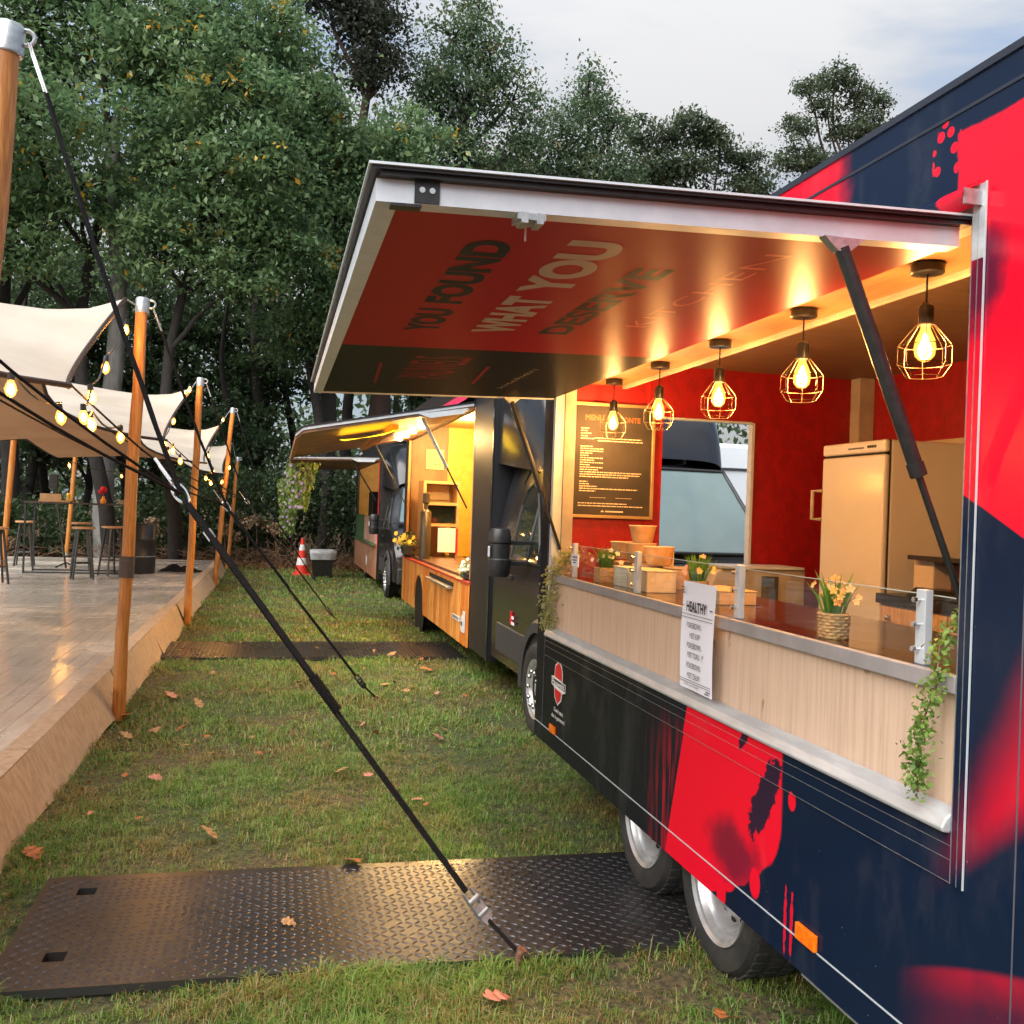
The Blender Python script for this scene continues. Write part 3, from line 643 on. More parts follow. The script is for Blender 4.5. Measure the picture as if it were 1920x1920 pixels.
m.tube([(lx, hy0+.05, hz(lx)-.02), (lx+.002, hy0+.055, hz(lx)-.05)], .0025, 6); put(m, 'latch', steel, hatch)
put(hslab(MB(), hx0+.03, hx0+.09, hy0-.001, hy0+.03, -.014, -.0085), 'corner_bracket', black, hatch)
# struts
for y, bx in ((1.862, 1.19), (5.09, 1.236)):
    top = Vector((bx, y, hz(bx)-.03)); bot = Vector((1.545, y-.0, 1.40)) if y < 3 else Vector((1.545, y, 1.40)); d = bot-top
    so_ = put(MB().tube([top, top+d*.60], .0165, 14), 'gas_strut', black, trailer, smooth=True)
    put(MB().tube([top+d*.575, top+d*.612], .0195, 14), 'strut_collar', black, so_, smooth=True)
    put(MB().tube([top+d*.61, bot], .0085, 10), 'strut_rod', pm('dark_chrome', (.08, .08, .085), .2, .8), so_, smooth=True)
    put(MB().prism([(bx-.05, y-.012, hz(bx)-.0095), (bx+.05, y-.012, hz(bx)-.0095), (bx+.014, y-.012, hz(bx)-.04), (bx-.014, y-.012, hz(bx)-.04)], (0, .024, 0)), 'strut_bracket', steel, so_)
# hinge profile above hatch
put(MB().grid(lambda u, v: (TX-.005-.05*math.sin(v*math.pi*.9), OY0-.03+u*(OY1-OY0+.03), 2.375-.06*v), 4, 8), 'hinge_profile', lm, trailer, smooth='all')
put(B(TX-.05, TX+.004, OY0-.034, OY0-.028, 2.318, 2.352), 'hinge_end_plate', steel, trailer)
def hprint(name, col):
    m_ = hm.copy(); m_.name = name; b_ = m_.node_tree.nodes['Principled BSDF']
    for l in list(b_.inputs['Base Color'].links): m_.node_tree.links.remove(l)
    b_.inputs['Base Color'].default_value = (*col, 1); return m_
hnavy = hprint('hatch_navy_print', (.012, .013, .02)); hpale = hprint('hatch_pale_print', (.36, .29, .24)); hdk = hprint('hatch_dark_red_print', (.22, .01, .025)); hfaint = hprint('hatch_faint_print', (.62, .12, .09)); hgrey = hprint('hatch_grey_print', (.3, .27, .25))
# lettering on the underside of the hatch: reads from far to near
def htext(body, x0, x1, ya, yb, mat, bold=.02, nm='lettering'):
    z = hz((x0+x1)/2)-.0015
    me = text_mesh(body, (x1, ya, z), (0, -1, 0), (-1, 0, 0), abs(ya-yb), x1-x0, mat, bold, .001)
    for v in me.vertices: v.co.z = hz(v.co.x) - .0006
    put(me, nm, mat, hatch)
htext('YOU', .398, .512, 3.25, 2.87, hnavy, .05); htext('FOUND', .398, .512, 2.79, 2.10, hnavy, .05)
htext('WHAT', .625, .768, 3.22, 2.64, hpale, .05); htext('YOU', .625, .768, 2.58, 2.05, hpale, .05)
htext('DESERVE', .86, .965, 3.20, 2.25, hnavy, .04)
htext('KITCHEN', 1.11, 1.18, 3.0, 2.05, hfaint, -.012)
dkred = hdk
htext('PAUWELS', .52, .76, 4.45, 3.80, dkred, .0)
put(MB().prism([(.395, 4.02, hz(.4)-.001), (.41, 4.02, hz(.4)-.001), (.45, 4.70, hz(.44)-.001), (.435, 4.70, hz(.44)-.001)], (0, 0, -.0006)), 'slash_mark', dkred, hatch)
put(MB().prism([(.86, 4.02, hz(.86)-.001), (.875, 4.02, hz(.86)-.001), (.92, 4.60, hz(.9)-.001), (.905, 4.60, hz(.9)-.001)], (0, 0, -.0006)), 'slash_mark', dkred, hatch)
htext('kitchen', 1.07, 1.10, 4.75, 4.05, hgrey, -.01)
# emblem and words at the far lower corner
em = put(MB().prism([(TX-.0005, 4.885-y, z) for y, z in ((-.0, .805), (.055, .785), (.075, .745), (.075, .70), (.13, .70), (.13, .655), (.075, .64), (.06, .60), (.0, .565), (-.06, .60), (-.075, .655), (-.13, .665), (-.13, .705), (-.075, .715), (-.065, .775))], (-.001, 0, 0)), 'emblem', whiteprint, trailer)
put(MB().prism([(TX-.0016, 4.885-y, z) for y, z in ((0, .797), (.05, .778), (.066, .742), (.066, .705), (-.066, .712), (-.055, .77))], (-.0008, 0, 0)), 'emblem_field', redprint, em)
put(MB().prism([(TX-.0016, 4.885-y, z) for y, z in ((.066, .645), (.052, .606), (0, .574), (-.052, .604), (-.066, .650))], (-.0008, 0, 0)), 'emblem_field', redprint, em)
put(MB().prism([(TX-.0016, 4.885-y, z) for y, z in ((.124, .695), (.124, .661), (-.124, .669), (-.124, .70))], (-.0008, 0, 0)), 'emblem_band', ink, em)
put(text_mesh('Pauwels', (TX-.0026, 4.885, .666), (0, -1, 0), (0, 0, 1), .225, .032, whiteprint, .02, align='CENTER'), 'emblem_lettering', whiteprint, em)
put(text_mesh('Goed eten,', (TX-.0008, 4.95, .522), (0, -1, 0), (0, 0, 1), .17, .026, whiteprint, .01), 'slogan', whiteprint, trailer)
put(text_mesh('dat is genieten!', (TX-.0008, 4.99, .482), (0, -1, 0), (0, 0, 1), .24, .028, whiteprint, .01), 'slogan', whiteprint, trailer)
put(B(TX-.014, TX-.001, 2.342, 2.444, .403, .450), 'side_reflector', amber, trailer, bevel=.003)
put(B(TX-.014, TX-.001, 4.90, 4.995, .404, .446), 'side_reflector', amber, trailer, bevel=.003)
def wheel(parent, x, y, z, R0, rr, name='wheel', bolts=True, side=-1):
    wd = .2
    ty = put(MB().lathe([(rr-.005, side*.0), (rr+.02, side*.012), (R0*.80, side*.026), (R0*.93, side*.018), (R0, -side*.012), (R0, -side*(wd-.02)), (R0*.9, -side*wd), (rr, -side*wd)], (x, y, z), 44, 'x'), name, rubber, parent, smooth=True)
    m = MB()
    for k in range(44):
        a = 2*math.pi*k/44
        for dx in (.02, .09, .15):
            c_, s__ = math.cos(a+dx*1.5), math.sin(a+dx*1.5); q = []
            p = Vector((x-side*dx, y+c_*(R0-.002), z+s__*(R0-.002))); t = Vector((0, -s__, c_)); rd = Vector((0, c_, s__)); ax_ = Vector((1, 0, 0))
            q = [p-t*.014-ax_*.022, p+t*.014-ax_*.022, p+t*.014+ax_*.022, p-t*.014+ax_*.022]
            m.prism(q, rd*.007)
    put(m, 'tread_blocks', rubber, ty, kind='stuff')
    put(MB().lathe([(rr-.002, side*.006), (rr+.012, side*.016), (rr+.012, side*.008), (rr-.012, side*.002), (rr-.022, -side*.018), (rr-.035, -side*.014), (rr-.048, -side*.03), (rr-.06, -side*.065), (rr*.62, -side*.058), (rr*.42, -side*.018), (rr*.3, -side*.02), (rr*.27, -side*.004), (.0005, -side*.002)], (x, y, z), 44, 'x'), 'rim', rim_m, ty, smooth=True)
    for k in range(12):
        a = 2*math.pi*k/12; put(MB().lathe([(.0001, side*.003), (.013, side*.003), (.013, -side*.01)], (x-side*.060, y+rr*.66*math.cos(a), z+rr*.66*math.sin(a)), 10, 'x'), 'rim_slot', darkin, ty)
    return ty
wheel(trailer, 1.575, 3.09, .30, .305, .195); wheel(trailer, 1.575, 3.79, .315, .305, .195)
put(B(1.64, 3.4, 3.06, 3.12, .27, .33), 'axle', darkin, trailer); put(B(1.64, 3.4, 3.76, 3.82, .27, .33), 'axle', darkin, trailer)

# things inside the trailer
def pendant(y, label):
    x, z = 1.80, 2.36
    t = thing('pendant_lamp', (x, y, z), label, 'lamp', 'cage lamps over the counter')
    put(MB().lathe([(.0005, -.001), (.045, -.001), (.047, -.004), (.047, -.028), (.044, -.031), (.0005, -.031)], (x, y, z), 28), 'ceiling_rose', blackm, t, smooth=True)
    put(MB().tube([(x, y, z-.03), (x, y, z-.115)], .0032, 8), 'cord', black, t)
    put(MB().lathe([(.0005, -.112), (.006, -.112), (.019, -.122), (.021, -.13), (.021, -.172), (.019, -.178), (.0005, -.178)], (x, y, z), 20), 'socket', blackm, t, smooth=True)
    cz = z-.25
    m = MB(); rings = [(.026, .072), (.073, .012), (.073, -.042), (.050, -.078)]
    for k in range(8):
        a = 2*math.pi*k/8+.2; m.tube([(x+r*math.cos(a), y+r*math.sin(a), cz+h) for r, h in rings], .0011, 5)
        if k % 4 == 0: m.tube([(x+.026*math.cos(a), y+.026*math.sin(a), cz+.07), (x+.029*math.cos(a), y+.029*math.sin(a), cz+.115), (x+.01*math.cos(a), y+.01*math.sin(a), cz+.138)], .0011, 5)
    for r, h in ((.026, .072), (.073, .012), (.073, -.042), (.050, -.078)):
        m.tube([(x+r*math.cos(2*math.pi*k/8+.2), y+r*math.sin(2*math.pi*k/8+.2), cz+h) for k in range(9)], .0011, 5)
    put(m, 'wire_cage', cagem, t)
    bu = put(MB().lathe([(.0125, .072), (.014, .06), (.027, .03), (.031, .005), (.027, -.018), (.014, -.032), (.0004, -.036)], (x, y, cz), 20), 'bulb', amberglass, t, smooth='all')
    put(MB().lathe([(.0004, .05), (.007, .042), (.010, .02), (.009, -.006), (.0004, -.016)], (x, y, cz), 10), 'filament', bulbm, bu)
    L = bpy.data.lights.new('bulb_light', 'POINT'); L.energy = 8.8; L.color = (1, .59, .28); L.shadow_soft_size = .03
    lo = bpy.data.objects.new('bulb_light', L); COL.objects.link(lo); lo.location = (x, y, cz+.0); lo.parent = t; lo.matrix_parent_inverse = Matrix.Translation(t.location).inverted()
for y, lab in ((2.375, 'black cage pendant lamp nearest the camera, beside the red trailer frame'), (3.037, 'second cage pendant lamp from the right, left of the thick gas strut'), (3.697, 'middle one of the five lit cage pendant lamps'),
               (4.348, 'cage pendant lamp over the right edge of the menu board'), (5.0, 'farthest cage pendant lamp, in front of the menu board title')):
    pendant(y, lab)
# menu board
bx0, bx1, bz0, bz1, by = 1.655, 2.13, 1.60, 2.235, 5.235
mbd = thing('menu_board', (1.89, by, 1.9), 'dark framed menu board on the red end wall inside the trailer', 'menu board')
put(B(bx0, bx1, by, by+.012, bz0, bz1), 'board_face', boardm, mbd)
for a in ((bx0-.018, bx1+.018, bz1, bz1+.018), (bx0-.018, bx1+.018, bz0-.018, bz0), (bx0-.018, bx0, bz0, bz1), (bx1, bx1+.018, bz0, bz1)):
    put(B(a[0], a[1], by-.012, by+.010, a[2], a[3]), 'frame_bar', goldf, mbd, bevel=.002)
put(text_mesh('MENU', (bx0+.06, by-.001, bz1-.085), (1, 0, 0), (0, 0, 1), .115, .032, rustprint, .03), 'menu_title', rustprint, mbd)
put(text_mesh('ONTE', (bx0+.295, by-.001, bz1-.09), (1, 0, 0), (0, 0, 1), .105, .032, rustprint, .03), 'menu_title', rustprint, mbd)
m = MB(); z = bz1-.14; rr = random.Random(3)
def mline(x, z, L):
    xx = x
    while xx < x+L:
        wl = rr.uniform(.008, .03); m.add([(xx, by-.0015, z), (min(xx+wl, x+L), by-.0015, z), (min(xx+wl, x+L), by-.0015, z+.0055), (xx, by-.0015, z+.0055)], [(0, 1, 2, 3)]); xx += wl+.004
for z, x, L in [(2.10, .035, .05), (2.085, .035, .04), (2.07, .035, .065), (2.055, .035, .045), (2.04, .035, .08), (2.045, .12, .29), (2.03, .14, .28)] + \
        [(1.995-.0135*i, .035, rr.choice((.06, .075, .05, .09, .14))) for i in range(9)] + [(1.873-.0135*i, .035, L) for i, L in enumerate((.14, .11, .38, .37, .30))] + \
        [(1.79-.0135*i, .035, L) for i, L in enumerate((.05, .06, .11, .36, .10))] + [(1.665, .03, .30), (1.65, .03, .40)]:
    mline(bx0+x, z, L)
put(m, 'menu_text', chalk, mbd, recalc=False, kind='stuff')
m = MB(); m.add([(bx0+.1, by-.0015, 1.70), (bx0+.2, by-.0015, 1.70), (bx0+.2, by-.0015, 1.702), (bx0+.1, by-.0015, 1.702)], [(0, 1, 2, 3)]); m.add([(bx0+.26, by-.0015, 1.70), (bx0+.36, by-.0015, 1.70), (bx0+.36, by-.0015, 1.702), (bx0+.26, by-.0015, 1.702)], [(0, 1, 2, 3)])
m.add([(bx0+.17+.012*i, by-.0015, 1.618) for i in (0, 1, 2)] + [(bx0+.182, by-.0015, 1.63)], [(0, 2, 3)]); m.box(bx0+.20, bx0+.31, by-.0016, by-.001, 1.618, 1.626)
put(m, 'board_footer', chalk, mbd, recalc=False)
# fridge
fg = thing('fridge', (3.25, 4.52, .46), 'tall cream fridge with side handle in the corner of the trailer', 'fridge')
put(B(3.035, 3.52, 4.235, 4.815, .46, 2.04), 'fridge_body', fridgem, fg, bevel=.012)
put(B(3.0, 3.034, 4.24, 4.81, .55, 1.965), 'fridge_door', fridgem, fg, bevel=.012)
put(B(3.0, 3.034, 4.24, 4.81, 1.975, 2.04), 'fridge_fascia', fridgem, fg, bevel=.012)
m = MB(); m.tube([(3.0, 4.80, 1.78), (2.965, 4.845, 1.78), (2.965, 4.845, 1.62), (3.0, 4.80, 1.62)], .011, 8); put(m, 'handle', creamp, fg, smooth=True)
put(B(2.998, 3.001, 4.42, 4.56, 2.0, 2.008), 'fridge_badge', inkgrey, fg); put(B(3.0342, 3.0348, 4.236, 4.814, .55, 2.04), 'door_gasket', greyplast, fg); put(B(3.01, 3.03, 4.25, 4.80, 1.9655, 1.9745), 'fascia_gap', darkin, fg)
for k in range(4): put(MB().lathe([(.0005, -.004), (.008, -.004), (.008, 0)], (3.0, 4.32+.02*k, 2.008), 8, 'x'), 'control_knob', greyplast, fg)
# back counter
bc = thing('back_counter', (3.2, 2.8, .46), 'oak drawer counter with black worktop along the trailer back wall', 'counter')
put(B(3.0, 3.525, .5, 4.225, .46, 1.205), 'cabinet', drawer, bc)
put(B(2.965, 3.527, .5, 4.228, 1.206, 1.255), 'worktop', btop, bc, bevel=.003)
for y0 in (3.72, 3.22, 2.72):
    f = put(B(2.985, 2.999, y0, y0+.49, .95, 1.195), 'drawer_front', drawer, bc, bevel=.002)
    put(MB().ball((2.972, y0+.42, 1.14), .015, 8), 'drawer_knob', steel, f, smooth='all')
put(B(3.53, 3.556, .5, 4.84, 1.26, 2.08), 'splash_panel', cream, bc)
put(B(3.50, 3.529, .5, 4.23, 2.04, 2.12), 'panel_cap', creamp, bc)
ap = thing('fryer', (3.3, 3.8, 1.256), 'cream countertop fryer with thin steel hood, behind the thin end of the gas strut', 'appliance')
put(B(3.10, 3.50, 3.97, 4.12, 1.257, 1.44), 'appliance_body', cream, ap, bevel=.008)
put(B(3.20, 3.50, 3.2, 3.968, 1.257, 1.42), 'appliance_inside', pm('dull_red_panel', (.22, .07, .06), .4), ap)
put(B(3.06, 3.50, 3.2, 4.10, 1.441, 1.452), 'shelf_hood', steel, ap); put(B(3.05, 3.06, 3.2, 4.10, 1.434, 1.456), 'hood_lip', black, ap)
put(MB().prism([(3.0, 3.2, 1.257), (3.0, 4.05, 1.257), (3.06, 4.05, 1.30), (3.06, 3.2, 1.30)], (.1, 0, 0)), 'griddle_edge', btop, ap, bevel=.006)
sk = thing('paper_dispenser', (2.9, 4.9, 1.2), 'pale plastic sink unit below the fridge handle, behind the counter', 'sink')
put(MB().prism([(2.30, 5.2, 1.0), (2.44, 5.2, 1.30), (2.47, 5.2, 1.32), (3.0, 5.2, 1.32), (3.0, 5.2, 1.0)], (0, -.25, 0)), 'basin', creamp, sk, bevel=.008)
put(B(2.46, 2.98, 4.93, 5.22, 1.321, 1.335), 'rim_plate', aluw, sk); put(B(2.72, 2.82, 4.935, 4.948, 1.0, 1.28), 'front_panel', greyplast, sk)

# counter things
def bowl(c, r0, r1, h, label, name='paper_bowl', mat=kraft, up=True):
    x, y, z = c; t = thing(name, c, label, 'bowl', 'stacked paper bowls on the counter')
    put(MB().lathe([(.0005, .001), (r0, .001), (r0+.001, .004), (r1, h), (r1-.003, h-.001), (r0-.004, .008), (.0005, .008)], c, 28), 'bowl_wall', mat, t, smooth=True)
    put(MB().tube([(x+r1*math.cos(2*math.pi*k/28), y+r1*math.sin(2*math.pi*k/28), z+h) for k in range(29)], .0028, 6), 'rolled_rim', kraftl, t, smooth=True)
CT = 1.2625
bowl((1.80, 4.50, CT+.205), .050, .068, .085, 'kraft paper bowl on top of the stack')
bowl((1.80, 4.52, CT+.108), .062, .078, .092, 'kraft paper bowl in the middle row under the topmost bowl')
bowl((1.80, 4.28, CT+.108), .060, .074, .085, 'kraft paper bowl at the right of the middle row')
bowl((1.80, 4.76, CT+.108), .055, .072, .09, 'kraft paper bowl at the left of the middle row, behind white flowers')
bowl((1.78, 4.62, CT), .062, .078, .10, 'kraft paper bowl bottom left, behind the wicker flower box')
bowl((1.79, 4.36, CT), .070, .09, .10, 'wide kraft paper bowl bottom centre behind the paper boxes')
bowl((1.86, 4.18, CT), .060, .072, .10, 'kraft paper bowl at the bottom right of the stack')
def carton(y0, y1, x0, x1, h, label, mat):
    t = thing('paper_carton', ((x0+x1)/2, (y0+y1)/2, CT), label, 'carton', 'paper cartons on the counter')
    put(B(x0, x1, y0, y1, CT, CT+h), 'carton_body', mat, t, bevel=.003)
    put(B(x0-.002, x1+.002, y0-.002, y1+.002, CT+h+.0005, CT+h+.006), 'carton_lid', mat, t, bevel=.002)
carton(3.93, 4.16, 1.60, 1.74, .092, 'pale carton right of the second guard post', kraftl)
carton(4.18, 4.36, 1.60, 1.74, .088, 'whitish carton left of the second guard post', pm('white_carton', (.82, .76, .62), .6))
carton(4.60, 4.86, 1.86, 2.02, .15, 'tall tan carton at the far end of the counter behind the price card', kraftl)
carton(3.42, 3.70, 1.70, 1.86, .05, 'flat brown carton behind the white paper sign', kraft)
pc = thing('price_card', (1.55, 4.76, 1.33), 'small white price card stuck to the farthest guard post', 'card')
put(B(1.528, 1.532, 4.70, 4.82, 1.325, 1.39), 'card_sheet', paper, pc)
m = MB()
for z_, a, bb in ((1.37, 4.72, 4.80), (1.355, 4.73, 4.80), (1.342, 4.74, 4.79)): m.box(1.5272, 1.5278, a, bb, z_, z_+.007)
put(m, 'card_print', inkgrey, pc)
# paper sign
sg = thing('paper_sign', (1.472, 3.125, 1.17), 'tall white paper sign reading HEALTHY taped to the counter front', 'sign')
sy0, sy1, sz0, sz1 = 2.99, 3.264, .978, 1.368
put(MB().grid(lambda u, v: (1.474-.004*math.sin(v*math.pi*1.3)+.003*math.sin(u*5), sy1+(sy0-sy1)*u, sz0+(sz1-sz0)*v), 12, 18), 'sheet', paper, sg, smooth='all')
def stext(body, z, w_, h, bold=.0, y=None, mat=ink, nm='sign_lettering', al='CENTER'):
    put(text_mesh(body, (1.4655, y or 3.127, z), (0, -1, 0), (0, 0, 1), w_, h, mat, bold, align=al), nm, mat, sg)
stext('HEALTHY', 1.262, .165, .037, .028)
stext('POKEBOWL', 1.203, .118, .020, .005, 3.143, inkgrey); stext('MET KIP', 1.166, .08, .020, .005, 3.135, inkgrey)
stext('POKEBOWL', 1.130, .118, .020, .005, 3.137, inkgrey); stext('MET TOFU', 1.096, .10, .020, .005, 3.14, inkgrey); stext('(*', 1.094, .016, .024, 0, 3.065, inkgrey)
stext('POKEBOWL', 1.058, .118, .020, .005, 3.137, inkgrey); stext('MET ZALM', 1.022, .10, .020, .005, 3.135, inkgrey)
stext('www.catering.be', .992, .12, .010, 0, 3.15, inkgrey)
m = MB()
for z_ in (1.250, 1.238, 1.018-.005, 1.005): m.box(1.4652, 1.4658, sy0+.008, sy1-.008, z_, z_+.0018)
for y0, y1, z_ in ((3.235, 3.258, 1.345), (3.232, 3.25, 1.335), (3.228, 3.248, 1.325), (3.235, 3.25, 1.278), (3.0, 3.02, 1.278), (3.0, 3.03, .995), (3.01, 3.04, .987)): m.box(1.4652, 1.4658, y0, y1, z_, z_+.004)
put(m, 'sign_rules', inkgrey, sg)
# potted flowers
def flower(m, c, r, n=5, d=(0, -.3, 1)):
    d = Vector(d).normalized(); a = d.orthogonal().normalized(); b_ = d.cross(a); c = Vector(c)
    for k in range(n):
        t = 2*math.pi*k/n; e = a*math.cos(t)+b_*math.sin(t); s = (a*-math.sin(t)+b_*math.cos(t))*r*.36
        m.add([c, c+e*r*.6+s+d*r*.12, c+e*r+d*r*.05, c+e*r*.6-s+d*r*.12], [(0, 1, 2, 3)])
def blade_np(base, n, h, spread, w_, rg, r0=.03):
    a = rg.uniform(0, 2*np.pi, n); rr_ = rg.random(n)**.5*r0; P = np.stack([base[0]+rr_*np.cos(a), base[1]+rr_*np.sin(a), np.full(n, base[2])], 1)
    H = h*(.55+.5*rg.random(n)); ln = spread*(rg.random(n)); dx, dy = np.cos(a), np.sin(a); pt = a+np.pi/2+rg.normal(size=n)*.8
    sx_, sy_ = np.cos(pt)*w_/2, np.sin(pt)*w_/2; S = np.stack([sx_, sy_, np.zeros(n)], 1)
    mid = P+np.stack([dx*H*ln*.35, dy*H*ln*.35, H*.55], 1); tip = P+np.stack([dx*H*ln, dy*H*ln, H], 1)
    V = np.stack([P-S*.6, P+S*.6, mid+S, mid-S, tip], 1).reshape(-1, 3); i = np.arange(n)*5
    return V, np.concatenate([np.stack([i, i+1, i+2], 1), np.stack([i, i+2, i+3], 1), np.stack([i+3, i+2, i+4], 1)])
def potplant(c, label, r, h, bh, petals, square=False, nf=12, nb=70):
    t = thing('flower_pot', c, label, 'potted flowers'); x, y, z = c; rg = np.random.default_rng(int(y*1000))
    m = MB()
    if square:
        rows = 7
        for k in range(rows):
            zz0 = z+h*k/rows; o_ = .0025*(k % 2); m.box(x-r-o_, x+r+o_, y-r-o_, y+r+o_, zz0+.0008, z+h*(k+1)/rows-.0008)
    else:
        rows = 8
        for k in range(rows):
            zz0 = z+h*(k+.5)/rows; rk = r*(.9+.12*k/rows)
            m.tube([(x+(rk+.003*math.sin(9*2*math.pi*j/54+k*math.pi))*math.cos(2*math.pi*j/54), y+(rk+.003*math.sin(9*2*math.pi*j/54+k*math.pi))*math.sin(2*math.pi*j/54), zz0) for j in range(55)], h/rows*.56, 6)
        m.lathe([(.0005, .002), (r*.88, .002), (r*.96, h-.01), (.0005, h-.012)], c, 20)
    put(m, 'woven_pot', wicker, t, smooth=True)
    V, T_ = blade_np((x, y, z+h-.012), nb, bh*1.12, .62, .0095, rg, r*.7)
    put(np_mesh('leaf_blades', V, tris=T_, mat=bladegreen), 'leaf_blades', bladegreen, t)
    for pi, pmat in enumerate(petals):
        m = MB(); stem = MB()
        for k in range(nf):
            a = rg.uniform(0, 6.28); q = rg.uniform(.25, 1.1); p = (x+math.cos(a)*r*1.7*q, y+math.sin(a)*r*2.0*q, z+h+bh*rg.uniform(.35, .95)*(1.05-.35*q))
            flower(m, p, rg.uniform(.012, .0165), 5, (math.cos(a)-.8, math.sin(a)*.8-.6, .7))
        put(m, 'blossoms', pmat, t, recalc=False)
potplant((1.60, 2.475, CT), 'round wicker pot with orange flowers on the near end of the counter', .041, .075, .115, (tyel, pm('petal_apricot', (1.0, .55, .2), .5)), nf=8, nb=60)
potplant((1.80, 3.84, CT+.004), 'pot of pink and yellow tulips standing just behind the white paper sign', .045, .06, .12, (tpink, tyell), nf=9, nb=90)
potplant((1.615, 4.52, CT), 'square woven box with white flowers left of the paper cartons', .045, .075, .11, (twhite,), square=True, nf=12)
# trailing plants
def trailing(name, pts, n, spread, size, mat, label, cat='trailing plant'):
    rg = np.random.default_rng(len(label)); pts = [Vector(p) for p in pts]; t = thing(name, pts[0], label, cat)
    put(MB().tube(pts, .0025, 5), 'stem', twigm, t)
    seg = np.array([list(p) for p in pts]); k = rg.random(n)*(len(pts)-1); i = k.astype(int); f = (k-i)[:, None]
    P = seg[i]*(1-f)+seg[np.minimum(i+1, len(pts)-1)]*f + rg.normal(size=(n, 3))*np.array(spread)
    V, F_ = leaves_np(P, size*np.ones(n), .3, .6); put(np_mesh('leaves', V, faces4=F_, mat=mat), 'leaves', mat, t)
trailing('trailing_vine', [(1.55, 1.88, 1.40), (1.485, 1.87, 1.33), (1.47, 1.86, 1.24), (1.465, 1.89, 1.16), (1.46, 1.90, 1.09), (1.46, 1.91, 1.03), (1.46, 1.895, .985)], 620, (.011, .018, .012), .0165, vineleaf, 'green artificial vine hanging over the near end of the wooden counter front')
trailing('trailing_garland', [(1.62, 4.97, 1.38), (1.53, 4.98, 1.36), (1.49, 5.02, 1.28), (1.48, 5.04, 1.16), (1.475, 5.05, 1.04), (1.47, 5.06, .97)], 900, (.022, .045, .02), .02, vinepale, 'pale yellowish trailing garland at the far end of the trailer counter')

